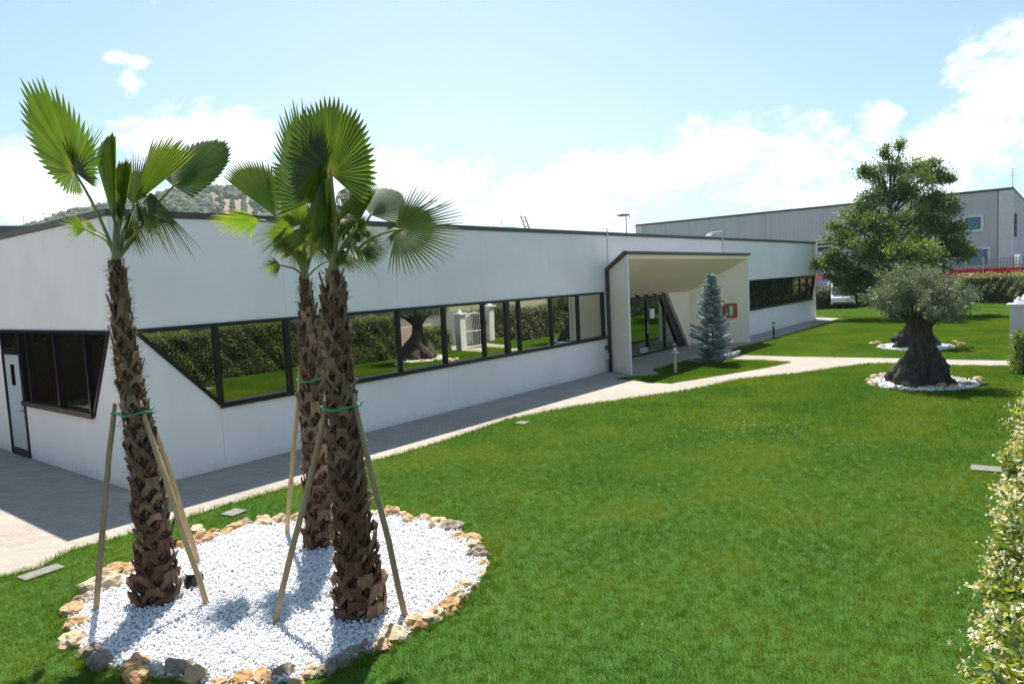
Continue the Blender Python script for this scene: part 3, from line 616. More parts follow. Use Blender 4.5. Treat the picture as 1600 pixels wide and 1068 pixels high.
ribbon([(17.98, 2.36), (19.1, 2.36), (19.1, WT), (17.98, WT)], [], 'x', CX, MT['darkglass'], sill=False)
# side door
b = MB(); b.box(CX-.03, CX+.1, 17.95+G, 18.03, .02, 2.355); b.box(CX-.03, CX+.1, 19.03, 19.11, .02, 2.355); b.box(CX-.03, CX+.1, 18.03, 19.03, 2.29, 2.355); b.box(CX-.02, CX+.1, 18.03, 19.03, 0.0, .16)
opart(b, 'door_frame', 'black')
b = MB(); b.box(CX+.0, CX+.05, 18.035, 19.025, .165, 2.285); door = opart(b, 'side_door', 'door', bevel=.004); door['label'] = 'pale blue door with a small dark window'
b = MB(); b.box(CX-.006, CX+.02, 18.36, 18.72, 1.55, 2.12); b.build('door_window_frame', MT['door'], door, OB)
b = MB(); b.box(CX-.012, CX+.0, 18.42, 18.66, 1.60, 2.07); b.build('door_window_pane', MT['darkglass'], door, OB)
b = MB(); b.tube([(CX-.05, 18.13, 1.05), (CX-.05, 18.25, 1.05)], .012); b.tube([(CX+.01, 18.13, 1.05), (CX-.05, 18.13, 1.05)], .012); b.build('handle', MT['steel'], door, OB)

# ---------------------------- entrance portal
portal_parts = []
FY = 11.82
LX, LXb = 21.22, 22.5       # front and rear x of the left cheek
th = .16
zf, zr = 4.0, 3.55
b = MB()   # left cheek, an oblique slab, top sloping
pl = [(LX, FY), (LX+.13, FY+.02), (LXb+.2, 14.25), (LXb, 14.25)]
def slab_top(poly, ztop):
    n = len(poly); V = [(x, y, 0) for x, y in poly]+[(x, y, z) for (x, y), z in zip(poly, ztop)]
    return V, [tuple(range(n))[::-1], tuple(range(n, 2*n))]+[(i, (i+1) % n, (i+1) % n+n, i+n) for i in range(n)]
b.add(*slab_top(pl, [4.08, 4.08, 2.95, 2.95])); opart(b, 'portal_cheek', 'portal')
b = MB(); b.add(*slab_top([(32.72, FY+.1), (32.86, FY+.1), (31.45, 14.4), (31.28, 14.4)], [4.0, 4.0, 2.75, 2.75])); opart(b, 'portal_cheek', 'portal')
for (xa, zt) in ((LX-.012, 4.0), (32.72, 3.93)):
    b = MB(); b.box(xa, xa+.09, FY-.012 + (0 if xa < 25 else .1), FY+.05+(0 if xa < 25 else .1), 0, zt); opart(b, 'corner_trim', 'portaledge')
# sloping soffit: high at the front, low over the door
b = MB()
s0 = [(LX+.06, FY+.01, 3.93), (32.8, FY+.11, 3.88), (31.4, 14.3, 2.45), (LXb+.05, 14.3, 2.45)]
s1 = [(LX-.0, FY+.0, 4.08), (32.86, FY+.1, 4.02), (31.5, 14.4, 3.0), (LXb, 14.4, 3.0)]
b.add(s0+s1, [(0, 1, 2, 3), (7, 6, 5, 4), (0, 4, 5, 1), (1, 5, 6, 2), (2, 6, 7, 3), (3, 7, 4, 0)]); opart(b, 'soffit', 'soffit')
# roof of the portal running back to the front wall, and its dark edge
b = MB(); r0 = [(LX+.02, FY+.02, 4.085), (32.84, FY+.12, 4.03), (32.3, D0-.005, 3.93), (21.9, D0-.005, 3.6)]
b.add(r0+[(x, y, z+.03) for x, y, z in r0], [(3, 2, 1, 0), (4, 5, 6, 7), (0, 1, 5, 4), (1, 2, 6, 5), (2, 3, 7, 6), (3, 0, 4, 7)]); opart(b, 'portal_roof', 'roofing')
def beam(pts, w, h):
    b = MB()
    for p, q in zip(pts[:-1], pts[1:]):
        p, q = np.array(p, float), np.array(q, float); t = unit(q-p); s = unit(np.cross(t, [0, 0, 1.0])) if abs(t[2]) < .95 else np.array([0, 1.0, 0]); u = np.cross(s, t)
        if abs(t[2]) >= .95: u = unit(np.cross(s, t))
        V = [o+s*w*i+u*h*j for o in (p-t*h*.45, q+t*h*.45) for i, j in ((-.5, -.5), (.5, -.5), (.5, .5), (-.5, .5))]
        b.add(V, [(3, 2, 1, 0), (4, 5, 6, 7), (0, 1, 5, 4), (1, 2, 6, 5), (2, 3, 7, 6), (3, 0, 4, 7)])
    return b
opart(beam([(LX-.01, FY-.0, 4.14), (32.88, FY+.09, 4.085)], .12, .10), 'portal_coping', 'coping')
opart(beam([(LX-.02, FY+.08, 4.13), (21.78, D0-.05, 3.60)], .12, .12), 'portal_coping', 'coping')
opart(beam([(32.86, FY+.16, 4.08), (32.6, D0-.05, 4.0)], .10, .09), 'portal_coping', 'coping')
b = MB(); b.tube([(21.72, D0-.09, 3.58), (21.73, D0-.09, 0.0)], .058, 10); pipe = opart(b, 'downpipe', 'coping', smooth=True)
for z in (.5, 1.7, 2.9):
    m = MB(); m.lathe((21.73, D0-.09, z), [(.07, 0), (.07, .04)], 10); m.build('bracket', MT['black'], pipe, OB)
# back wall of the recess with the slanted glazed entrance
BYY = 14.2
b = MB(); b.prism([(30.95, BYY, 0), (31.36, BYY, 0), (31.36, BYY, 2.55), (28.95, BYY, 2.55)], (0, .16, 0)); opart(b, 'entrance_wall', 'portal')
b = MB(); b.prism([(30.78, BYY-.16, 0), (30.95-G, BYY-.16, 0), (28.95-G, BYY-.16, 2.5), (28.78, BYY-.16, 2.5)], (0, .3, 0)); opart(b, 'slanted_fin', 'portal')
poly = [(LXb+.22, .02), (30.72, .02), (28.76, 2.42), (LXb+.22, 2.42)]
b = MB(); frame_poly(b, poly, .09, .12, 'y', BYY-.02); ent = opart(b, 'entrance_glazing', 'black')
m = MB(); m.prism([(29.95, BYY-.03, .1), (30.70, BYY-.03, .1), (28.78, BYY-.03, 2.35), (28.30, BYY-.03, 2.35)], (0, .06, 0)); m.build('slanted_frame', MT['black'], ent, OB)
mul = [23.6, 25.2, 27.1, 28.7]
ed = [poly[0][0]+.02]+mul+[30.7]
for i, (a, c) in enumerate(zip(ed[:-1], ed[1:])):
    pp = clipx(poly, a, c); m = MB(); k = rng.normal(0, .006); cu = np.mean([p[0] for p in pp]); m.prism([(u, BYY+.04+k*(u-cu), z) for u, z in pp], (0, .012, 0)); m.build('pane', MT['doorglass'], ent, OB)
for u in mul:
    w = .05; pp = clipx(poly, u-w, u+w); m = MB(); m.box(u-w, u+w, BYY-.015, BYY+.1, .07, max(p[1] for p in pp)-.07); m.build('mullion', MT['black'], ent, OB)
m = MB(); m.box(26.35, 27.05, BYY-.01, BYY+.08, .03, .30); m.build('kick_plate', MT['steel'], ent, OB)
m = MB(); m.tube([(26.95, BYY-.07, .9), (26.95, BYY-.07, 1.35)], .02); m.tube([(26.95, BYY-.07, .95), (26.95, BYY, .95)], .012); m.tube([(26.95, BYY-.07, 1.3), (26.95, BYY, 1.3)], .012); m.build('door_handle', MT['steel'], ent, OB)
m = MB(); m.box(27.35, 27.75, BYY+.012, BYY+.036, 1.5, 1.9); m.build('notice', MT['whitemetal'], ent, OB)

# four little spotlights below the soffit
spn = ['leftmost of', 'second from the left of', 'third from the left of', 'rightmost of']
for i, (px, py) in enumerate([(995, 460), (1009, 458.5), (1022, 457.5), (1035.5, 455)]):
    P = at_y(px, py, 13.9); zc = 2.45+(14.3-13.9)/2.48*1.45
    r_ = root('spotlight', (P[0], 13.9, zc), spn[i]+' the four tiny spotlights under the cream entrance soffit', 'spotlight', 'spotlights under the entrance soffit')
    m = MB(); m.lathe((0, 0, -.05), [(.045, 0), (.045, .05)], 10); m.build('mount', MT['steel'], r_)
    m = MB(); m.tube([(0, 0, -.05), (0, -.02, -.14)], .01, 6); m.build('stem', MT['steel'], r_)
    m = MB(); m.tube([(-.0, .05, -.12), (0, -.03, -.16), (0, -.09, -.19)], [.03, .045, .055], 12); m.build('lamp_head', MT['black'], r_, smooth=True)
# red hose cabinet on the right cheek
P = at(1135, 534); 
hx, hy = 32.32, 12.68
cab = root('hose_cabinet', (hx, hy, 1.5), 'red fire hose cabinet with a glass front on the right cheek of the portal', 'fire cabinet', rz=math.atan2(2.3, -1.35))
m = MB(); m.box(-.32, .32, .012, .2, -.3, .35); m.build('cabinet_body', MT['red'], cab, bevel=.01)
m = MB(); frame_poly(m, [(-.3, -.28), (.3, -.28), (.3, .33), (-.3, .33)], .06, .02, 'y', .205); m.build('cabinet_door', MT['red'], cab)
m = MB(); m.box(-.235, .235, .206, .214, -.21, .26); m.build('glass_front', glass_mat('cabinet glazing', (.6, .6, .5), (.22, .22, .06), .15), cab)
m = MB(); m.box(-.1, .02, .216, .222, -.2, .24); m.build('glass_reflection', MT['whitemetal'], cab)  # white strip over the glass, a reflection put in as colour
# meter box / tap by the downpipe
tp = root('wall_tap', (21.55, D0-.02, .55), 'small blue grey wall tap and pipe beside the dark downpipe', 'tap')
m = MB(); m.tube([(0, -.04, -.55), (0, -.04, .38)], .018, 8); m.build('pipe', MT['steel'], tp)
m = MB(); m.box(-.06, .06, -.1, .0, -.1, .12); m.build('tap_box', MT['door'], tp, bevel=.01)
m = MB(); m.box(-.05, .05, -.09, .0, .25, .40); m.build('junction_box', MT['coping'], tp, bevel=.01)
# conduit with wires on the front left of the portal
cp = root('roof_mast', (at_y(948, 380, D0)[0], D0-.03, 3.0), 'thin white conduit rising past the roof edge left of the portal', 'conduit')
m = MB(); m.tube([(0, 0, 0), (0, 0, 2.08)], .014, 6); m.build('conduit_tube', MT['steel'], cp)
m = MB(); m.tube([(0, 0, 2.0), (0, -.02, 1.8)], .022, 6); m.build('clamp', MT['whitemetal'], cp)
m = MB(); m.tube([(-.6, .2, 1.98), (-.35, .1, 2.06), (0, 0, 2.05)], .008, 5); m.build('cable', MT['coping'], cp)
# arm lamp standing on the portal roof
LP = at_y(1129.6, 396, 12.45); TP = at_y(1129.6, 363, 12.45); HP = at_y(1109, 367.5, 12.2)
lm = root('roof_lamp', (LP[0], 12.45, 3.98), 'white arm lamp on a thin pole standing on the portal roof', 'lamp'); LB = (LP[0], 12.45, 3.98)
m = MB(); m.tube([(LP[0], 12.45, 3.98), (LP[0], 12.45, TP[2]+.06)], .03, 8); m.build('pole', MT['steel'], lm, LB)
m = MB(); m.prism([(LP[0]+.04, 12.42, TP[2]+.02), (HP[0], 12.15, HP[2]+.06), (HP[0], 12.29, HP[2]+.06), (LP[0]+.04, 12.50, TP[2]+.02)], (0, 0, .05)); m.build('lamp_arm', MT['whitemetal'], lm, LB)
m = MB(); m.prism([(HP[0]+.1, 12.12, HP[2]+.02), (HP[0]-.12, 12.12, HP[2]-.06), (HP[0]-.12, 12.32, HP[2]-.06), (HP[0]+.1, 12.32, HP[2]+.02)], (0, 0, .06)); m.build('lamp_head', MT['whitemetal'], lm, LB)
# roof ladder behind the parapet
A0, A1 = at_y(820.5, 356, 13.8), at_y(813, 336, 13.8); B0, B1 = at_y(827, 357, 13.8), at_y(819.8, 337, 13.8)
ld = root('roof_ladder', (A0[0], 13.8, RH-.12), 'leaning metal ladder sticking up above the roof edge', 'ladder'); LDB = (A0[0], 13.8, RH-.12)
def ext(a, b, z): t = (z-a[2])/(b[2]-a[2]); return a+(b-a)*t
for a, b_ in ((A0, A1), (B0, B1)):
    m = MB(); m.tube([ext(a, b_, RH-.12), b_], .025, 6); m.build('rail', MT['steel'], ld, LDB)
for t in (-.25, .15, .55, .85):
    m = MB(); m.tube([A0+(A1-A0)*t, B0+(B1-B0)*t], .016, 6); m.build('rung', MT['steel'], ld, LDB)
Pq = at_y(784, 353, 15); tq = root('roof_cover', (Pq[0], 15, RH-.12), 'small turquoise cover with a spike on the roof', 'roof vent'); TB = (Pq[0], 15, RH-.12)
m = MB(); m.lathe(TB, [(.62, 0), (.6, Pq[2]-RH), (.3, Pq[2]-RH+.12), (.02, Pq[2]-RH+.16)], 14); m.build('cover', MT['turq'], tq, TB)
m = MB(); m.tube([(Pq[0], 15, Pq[2]), (Pq[0], 15, Pq[2]+.22)], .012, 5); m.build('spike', MT['steel'], tq, TB)

# ================================================================== PALMS
def sub(a, b, t): return np.asarray(a)+(np.asarray(b)-np.asarray(a))*t
def boot_mesh(k, high):
    """split leaf base: two broad legs clasping the trunk, meeting in a cut strap (long near the crown)"""
    r = random.Random(k); V = []; F = []
    lw = .38+.12*r.random(); spread = .95+.3*r.random(); bow = .05+.06*r.random()
    if high: out = .18+.35*r.random(); top = .55+.55*r.random()
    else: out = .02+.16*r.random(); top = .30+.35*r.random()
    def pt(ang, rr, z): return (rr*sin(ang), -rr*cos(ang), z)
    for s_ in (-1, 1):
        n = 4; rows = []
        for q in range(n+1):
            t = q/n; a = s_*(spread*(1-t)+.02*t); z = -.95*(1-t)**1.15+.22*t; w = lw*(.62+.38*t); th = .05+.06*t
            rr_ = 1.03+bow*sin(t*pi*.6)+.06*t
            rows.append([pt(a-s_*0, rr_, z+w*.55), pt(a, rr_+th, z+w*.5), pt(a, rr_+th, z-w*.42), pt(a, rr_, z-w*.5)])
        o = len(V)
        for rw in rows: V += rw
        for q in range(n):
            for c in range(4): a = o+q*4+c; b_ = o+q*4+(c+1) % 4; F.append((a, b_, b_+4, a+4) if s_ > 0 else (a+4, b_+4, b_, a))
        F += [(o, o+1, o+2, o+3), (o+n*4+3, o+n*4+2, o+n*4+1, o+n*4)]
    w1 = lw*1.0; w2 = lw*((.62 if high else .85)+.25*r.random()); o = len(V)
    for (z, o_, w) in ((.0, .10, w1), (top*.5, .13+out*.35, (w1+w2)/2), (top, .13+out, w2)):
        V += [(-w, -(1+o_), z), (w, -(1+o_), z), (-w*.9, -(1+o_+.10), z-.04), (w*.9, -(1+o_+.10), z-.04)]
    for i in (0, 1):
        a = o+i*4; b_ = a+4
        F += [(a, a+1, b_+1, b_), (a+3, a+2, b_+2, b_+3), (a+2, a, b_, b_+2), (a+1, a+3, b_+3, b_+1)]
    F += [(o+8, o+9, o+11, o+10), (o+1, o, o+2, o+3)]
    V = [tuple(np.array(p)+np.array([r.uniform(-.025, .025), r.uniform(-.02, .02), r.uniform(-.05, .05)])) for p in V]
    return V, F
BOOTS = {}
for mk_ in ('boot_tan', 'boot_brown', 'boot_red', 'boot_grey'):
    for k in range(8):
        V, F = boot_mesh(k*7+len(mk_), k >= 4); me = bpy.data.meshes.new('leaf_base'); me.from_pydata(V, [], F); me.update(); me.materials.append(MT[mk_]); BOOTS[(mk_, k)] = me

def fan(pr, base, hub, tip, phi=0.0, spread=100, nseg=44, lmin=.5, split=.55, cup=0.1, droop=0.0, bend=0.0, m='frond', yellow=0.0, dark=.5, asym=0.0, petiole=None, prad=(.016, .010), name='frond', ragged=.06):
    hub = np.array(hub, float); tip = np.array(tip, float); L0 = np.linalg.norm(tip-hub); a = (tip-hub)/L0
    v = unit(hub-CAM); n0 = unit(-v-a*(-v@a)); s0 = np.cross(a, n0)
    ph = radians(phi); s = cos(ph)*s0+sin(ph)*n0; nn = np.cross(s, a)
    if nn@n0 < 0: nn = -nn
    st = np.array([0.03, .22, .42, split, split+(1-split)*.35, split+(1-split)*.7, 1.0])
    V = []; F = []; TT = []
    S = radians(spread); dth = 2*S/nseg
    for i in range(nseg):
        th = -S+dth*(i+.5)
        ll = L0*(lmin+(1-lmin)*cos(th*.5)**2*(1-abs(th)/(2.6*pi)))*(1+asym*th/S)*(1+rng.normal(0, ragged*.5))
        side_b = rng.normal(0, .018); dr = droop*(1+rng.normal(0, .25)); var = rng.uniform(-.24, .24)
        kink = rng.uniform(0, 1) < .05*ragged/.06
        rows = []
        for j, t in enumerate(st):
            r_ = ll*t; hw = r_*math.tan(dth*.5)*1.02
            if t > split: hw *= max(0.0, (1-(t-split)/(1-split)))**.8*split/t
            d = lambda ang: cos(ang)*a+sin(ang)*s
            c = hub+d(th+side_b*max(0, t-split))*r_
            perp = -sin(th)*a+cos(th)*s
            c = c+nn*(cup*L0*(abs(sin(th*.5))**1.5)*t) - nn*bend*L0*t*t
            down = dr*L0*(max(0, t-split*.8)**2)*2.2+ (0.25*L0*max(0, t-split) if kink else 0)
            c = c-np.array([0, 0, 1.0])*down
            pl = .75*hw if t < 1 else 0
            rows.append((c-perp*hw, c+nn*pl*(1 if i % 2 else 1), c+perp*hw))
        o = len(V)
        for j, (p, q_, r2) in enumerate(rows):
            V += [p, q_, r2]; ty = yellow*max(0, (st[j]-.45)/.55)**1.3*(1+rng.normal(0, .3))
            ty = min(1, max(0, ty+ (0.25 if st[j] < .06 else 0)))
            TT += [(dark+var-.12*(st[j] < .3), ty)]*3
        for j in range(len(st)-1):
            k = o+j*3; F += [(k, k+1, k+4, k+3), (k+1, k+2, k+5, k+4)]
    V = np.array(V)-np.array(base)
    me = fast_mesh(name, V, np.array(F), np.array(TT), MT[m])
    o = link(name, me, None, pr)
    if petiole is not None:
        pts = [np.array(p, float) for p in petiole]
        b = MB(); kk = len(pts); cv = []
        # smooth through the control points
        for i in range(kk-1):
            p0 = pts[max(0, i-1)]; p1 = pts[i]; p2 = pts[i+1]; p3 = pts[min(kk-1, i+2)]
            for t in (0, .33, .66): cv.append(.5*((2*p1)+(-p0+p2)*t+(2*p0-5*p1+4*p2-p3)*t*t+(-p0+3*p1-3*p2+p3)*t**3))
        cv.append(pts[-1]); cv.append(hub+a*L0*.10)
        b.tube(cv, list(np.linspace(prad[0], prad[1], len(cv)-1))+[.003], 7)
        b.build('petiole', MT['petiole' if m != 'x' else 'petiole_dark'], o, base, smooth=True)
    return o

def palm(basepx, prof, label, nb, stub, seed):
    """prof: list of (px, py, halfwidth_px) from the ground up; all at the depth of the foot"""
    B = at(*basepx); depth = (B-CAM)@CF
    pts = [B-np.array([0, 0, .05])]; rad = [prof[0][2]*depth/FL]
    for (x, y, hw) in prof:
        P = at_d(x, y, depth+0.0)
        # keep the trunk upright: vertical plane through the foot, square to the view
        n_ = unit(np.array([CF[0], CF[1], 0])); d = ray(x, y); t = ((B-CAM)@n_)/(d@n_); P = CAM+d*t
        pts.append(P); rad.append(hw*depth/FL)
    r_ = root('fan_palm', B, label, 'palm', 'fan palms in the round white bed'); base = B
    zs = np.array([p[2] for p in pts]); X = np.array(pts); R = np.array(rad)*.86
    def axis(z): return np.array([np.interp(z, zs, X[:, 0]), np.interp(z, zs, X[:, 1]), z])
    def rr(z): return np.interp(z, zs, R)
    b = MB(); zz = np.linspace(zs[0], zs[-1], 60)
    b.tube([axis(z) for z in zz], [rr(z)*.74*(1+.06*sin(z*37+seed)*random.uniform(.3, 1)) for z in zz], 18)
    tr = b.build('trunk', MT['trunk'], r_, base, smooth=True)
    # leaf bases
    rs = random.Random(seed); ga = radians(137.5); top = zs[-1]
    for i in range(nb):
        t = (i+.5)/nb; z = .04+(top-.10)*t**1.0
        ax = axis(z); R0 = rr(z)*.76; th = i*ga+rs.uniform(-.2, .2)
        key = rs.choice(['boot_tan', 'boot_brown', 'boot_brown', 'boot_red', 'boot_grey', 'boot_grey'] if z > 1.0 else ['boot_red', 'boot_red', 'boot_brown', 'boot_tan'])
        high = rs.random() < max(.06, (t-.55)*1.6*(.5+stub))
        me = BOOTS[(key, rs.randrange(4)+(4 if high else 0))]
        o = bpy.data.objects.new('leaf_base', me); COL.objects.link(o); o.parent = tr
        sr = R0*rs.uniform(.96, 1.08)*(1.10 if z < .35 else 1); szz = rs.uniform(.155, .215)*(.75+R0*1.9)
        o.matrix_local = Matrix.Translation(Vector(ax-base)) @ Matrix.Rotation(th, 4, 'Z') @ Matrix.Rotation(rs.uniform(-.14, .14), 4, 'Y') @ Matrix.Diagonal((sr, sr*(1+.10*rs.random()), szz, 1))
    # loose fibre
    nf = 3200; z = rng.uniform(.05, top, nf); th = rng.uniform(0, 2*pi, nf)
    AX = np.array([axis(q) for q in z]); RR = np.array([rr(q) for q in z])
    o_ = np.column_stack([np.cos(th), np.sin(th), np.zeros(nf)]); P = AX+o_*RR[:, None]*.86
    Dd = o_*rng.uniform(.1, 1.1, (nf, 1))+np.column_stack([rng.normal(0, .5, (nf, 2)), rng.uniform(-1.1, 1.1, nf)])
    me = quad_leaf('fibres', P-base, Dd, o_+rng.normal(0, .4, (nf, 3)), rng.uniform(.04, .13, nf), .005, np.zeros((nf, 2)), MT['fibre'])
    link('fibres', me, None, r_, kind='stuff')
    return r_, base, depth, axis, rr, top

# --- palm A (left)
pA, bA, dA, axA, rrA, topA = palm((245, 940), [(245, 935, 37), (243, 880, 33), (238, 830, 29), (232, 770, 27), (222, 700, 25), (210, 630, 22), (200, 570, 20), (192, 510, 17), (187, 460, 14), (183, 425, 12), (181, 405, 11)],
                             'leftmost palm with one big raised fan leaf at the top left', 135, .2, 3)
def FA(x, y, dz=0): return at_d(x, y, dA+dz)
crown = FA(182, 408)
fan(pA, bA, FA(116, 268, -.2), FA(37, 123, -.45), phi=63, spread=150, nseg=50, lmin=.25, split=.78, cup=-.05, dark=.22, petiole=[crown, FA(168, 368, -.05), FA(142, 312, -.15), FA(116, 268, -.2)], prad=(.022, .012), ragged=.05)
fan(pA, bA, FA(118, 268, -.15), FA(152, 200, -.15), phi=-52, spread=60, nseg=22, lmin=.7, split=.55, dark=.5, ragged=.12)
fan(pA, bA, FA(181, 360, 0), FA(165, 214, 0), phi=76, spread=26, nseg=18, lmin=.95, split=.92, dark=.30, ragged=.02, petiole=[crown, FA(181, 378), FA(181, 360)], prad=(.03, .02))
fan(pA, bA, FA(186, 375, .08), FA(193, 252, .1), phi=74, spread=24, nseg=14, lmin=.95, split=.9, dark=.60, yellow=.2, petiole=[crown, FA(185, 390, .05), FA(186, 375, .08)], prad=(.03, .02))
fan(pA, bA, FA(209, 320, .25), FA(206, 240, .35), phi=40, spread=40, nseg=22, lmin=.95, split=.6, m='frondgrey', dark=.6, petiole=[crown, FA(196, 365, .1), FA(209, 320, .25)])
fan(pA, bA, FA(209, 320, .2), FA(276, 214, .0), phi=50, spread=22, nseg=15, asym=.18, lmin=.95, split=.84, dark=.8, yellow=.25, ragged=.05)
fan(pA, bA, FA(271, 291, .3), FA(355, 221, .5), phi=64, spread=88, nseg=34, lmin=.50, split=.92, dark=.26, petiole=[crown, FA(205, 378, .1), FA(240, 325, .2), FA(271, 291, .3)], prad=(.02, .011), ragged=.02)
fan(pA, bA, FA(232, 308, .1), FA(277, 388, -.1), phi=52, spread=32, nseg=18, lmin=.85, split=.5, droop=.12, dark=.5, yellow=.5, ragged=.14, petiole=[crown, FA(196, 370, .05), FA(216, 325, .1), FA(232, 308, .1)])
fan(pA, bA, FA(216, 316, .15), FA(240, 385, .0), phi=55, spread=38, nseg=18, lmin=.85, split=.45, droop=.1, dark=.30, yellow=.5, ragged=.16, petiole=[crown, FA(192, 360, .08), FA(216, 316, .15)])
fan(pA, bA, FA(205, 330, .1), FA(208, 388, .0), phi=55, spread=45, nseg=16, lmin=.8, split=.45, dark=.45, yellow=.3, ragged=.14, petiole=[crown, FA(190, 370, .0), FA(205, 330, .1)])
fan(pA, bA, FA(236, 300, .0), FA(252, 350, -.1), phi=55, spread=45, nseg=18, lmin=.7, split=.7, dark=.18, ragged=.08)
for (hx, hy, tx, ty, sp, dk, yl, dr, dz) in [(196, 322, 190, 270, 30, .45, .2, .0, .1), (222, 322, 262, 352, 40, .45, .5, .15, .1), (200, 345, 214, 400, 34, .3, .3, .05, .1), (226, 300, 246, 318, 60, .4, .4, .2, .2), (190, 350, 180, 300, 18, .35, .1, .0, .0)]:
    fan(pA, bA, FA(hx, hy, dz), FA(tx, ty, dz-.05), phi=55, spread=sp, nseg=16, lmin=.85, split=.5, dark=dk, yellow=yl, droop=dr, ragged=.14)
for k in range(3):
    th = rng.uniform(-78, 78)*(.9 if k % 2 else .55); r1 = rng.uniform(38, 72); r2 = r1+rng.uniform(34, 52); cx, cy = (188, 398); sn_, cn_ = sin(radians(th)), cos(radians(th)); dz = rng.uniform(-.15, .3)
    fan(pA, bA, FA(cx+sn_*r1, cy-cn_*r1*.9, dz), FA(cx+sn_*r2, cy-cn_*r2*.8+abs(th)*.18, dz+rng.uniform(-.1, .1)), phi=rng.uniform(35, 62), spread=rng.uniform(45, 80), nseg=26, lmin=.8, split=rng.uniform(.42, .6), dark=rng.uniform(.25, .65), yellow=rng.uniform(.1, .5), droop=rng.uniform(.05, .3), ragged=.14,
        petiole=[crown, FA(cx+sn_*r1*.4, cy-cn_*r1*.5, dz*.5), FA(cx+sn_*r1, cy-cn_*r1*.9, dz)])
m = MB(); m.tube([axA(topA-.1), FA(181, 378), FA(180, 345)], [.052, .035, .015], 9); m.build('crown_shaft', MT['petiole'], pA, bA, smooth=True)

# --- palm B (front right)
pB, bB, dB, axB, rrB, topB = palm((560, 960), [(561, 955, 44), (560, 900, 41), (556, 850, 36), (549, 790, 33), (541, 720, 31), (534, 650, 28), (529, 590, 26), (525, 530, 23), (522, 480, 20), (521, 440, 18), (520, 422, 16)],
                             'front right palm with a big round fan leaf held straight up', 135, .6, 11)
def FB(x, y, dz=0): return at_d(x, y, dB+dz)
crown = FB(521, 418)
fan(pB, bB, FB(517, 273, -.35), FB(511, 151, -.5), phi=46, spread=122, nseg=48, lmin=.74, split=.84, cup=.05, dark=.16, petiole=[crown, FB(524, 360, -.15), FB(519, 300, -.3), FB(517, 273, -.35)], prad=(.030, .018), ragged=.04)
fan(pB, bB, FB(512, 262, -.3), FB(496, 385, -.3), phi=68, spread=36, nseg=22, lmin=.85, split=.7, dark=.12, ragged=.08)
fan(pB, bB, FB(506, 250, -.25), FB(484, 330, -.25), phi=60, spread=40, nseg=22, lmin=.85, split=.8, dark=.30, ragged=.05)
fan(pB, bB, FB(487, 315, .15), FB(443, 172, .25), phi=62, spread=78, nseg=38, lmin=.62, split=.76, dark=.40, petiole=[crown, FB(505, 370, .05), FB(487, 315, .15)], prad=(.024, .014))
fan(pB, bB, FB(490, 325, .2), FB(480, 405, .2), phi=60, spread=45, nseg=22, lmin=.8, split=.5, dark=.35, yellow=.2, ragged=.12)
fan(pB, bB, FB(546, 372, .1), FB(560, 275, .25), phi=62, spread=48, nseg=30, lmin=.85, split=.7, dark=.42, yellow=.12, petiole=[crown, FB(538, 395, .05), FB(546, 372, .1)], prad=(.024, .014))
fan(pB, bB, FB(528, 300, .05), FB(556, 308, .0), phi=50, spread=70, nseg=20, lmin=.8, split=.5, dark=.65, droop=.45, yellow=.4, ragged=.16)
fan(pB, bB, FB(534, 340, .05), FB(556, 345, .0), phi=50, spread=70, nseg=20, lmin=.8, split=.5, dark=.5, droop=.4, yellow=.35, ragged=.16)
fan(pB, bB, FB(579, 336, .1), FB(625, 298, .2), phi=52, spread=80, nseg=32, lmin=.92, split=.93, m='frondgrey', dark=.5, petiole=[crown, FB(545, 395, .0), FB(565, 360, .05), FB(579, 336, .1)], prad=(.022, .012), ragged=.02)
fan(pB, bB, FB(619, 359, -.2), FB(734, 356, -.3), phi=40, spread=92, nseg=42, lmin=.55, split=.50, cup=.02, dark=.42, yellow=.35, petiole=[crown, FB(545, 402, -.05), FB(580, 372, -.12), FB(619, 359, -.2)], prad=(.022, .013), ragged=.08, droop=.03)
fan(pB, bB, FB(619, 359, -.15), FB(603, 400, -.1), phi=55, spread=45, nseg=13, lmin=.8, split=.35, dark=.3, ragged=.12)
fan(pB, bB, FB(618, 352, .0), FB(612, 334, .1), phi=40, spread=80, nseg=22, lmin=.9, split=.5, m='frondgrey', dark=.3, ragged=.1)
fan(pB, bB, FB(552, 380, -.1), FB(573, 430, -.25), phi=55, spread=42, nseg=20, lmin=.8, split=.42, dark=.62, yellow=.65, droop=.06, ragged=.15, petiole=[crown, FB(538, 398, -.05), FB(552, 380, -.1)])
fan(pB, bB, FB(540, 372, .1), FB(549, 422, .1), phi=55, spread=45, nseg=16, lmin=.8, split=.45, dark=.36, yellow=.25, droop=.1, ragged=.13)
fan(pB, bB, FB(508, 356, -.1), FB(486, 395, -.2), phi=50, spread=55, nseg=20, lmin=.8, split=.45, dark=.55, yellow=.45, droop=.18, ragged=.15, petiole=[crown, FB(513, 390, -.05), FB(508, 356, -.1)])
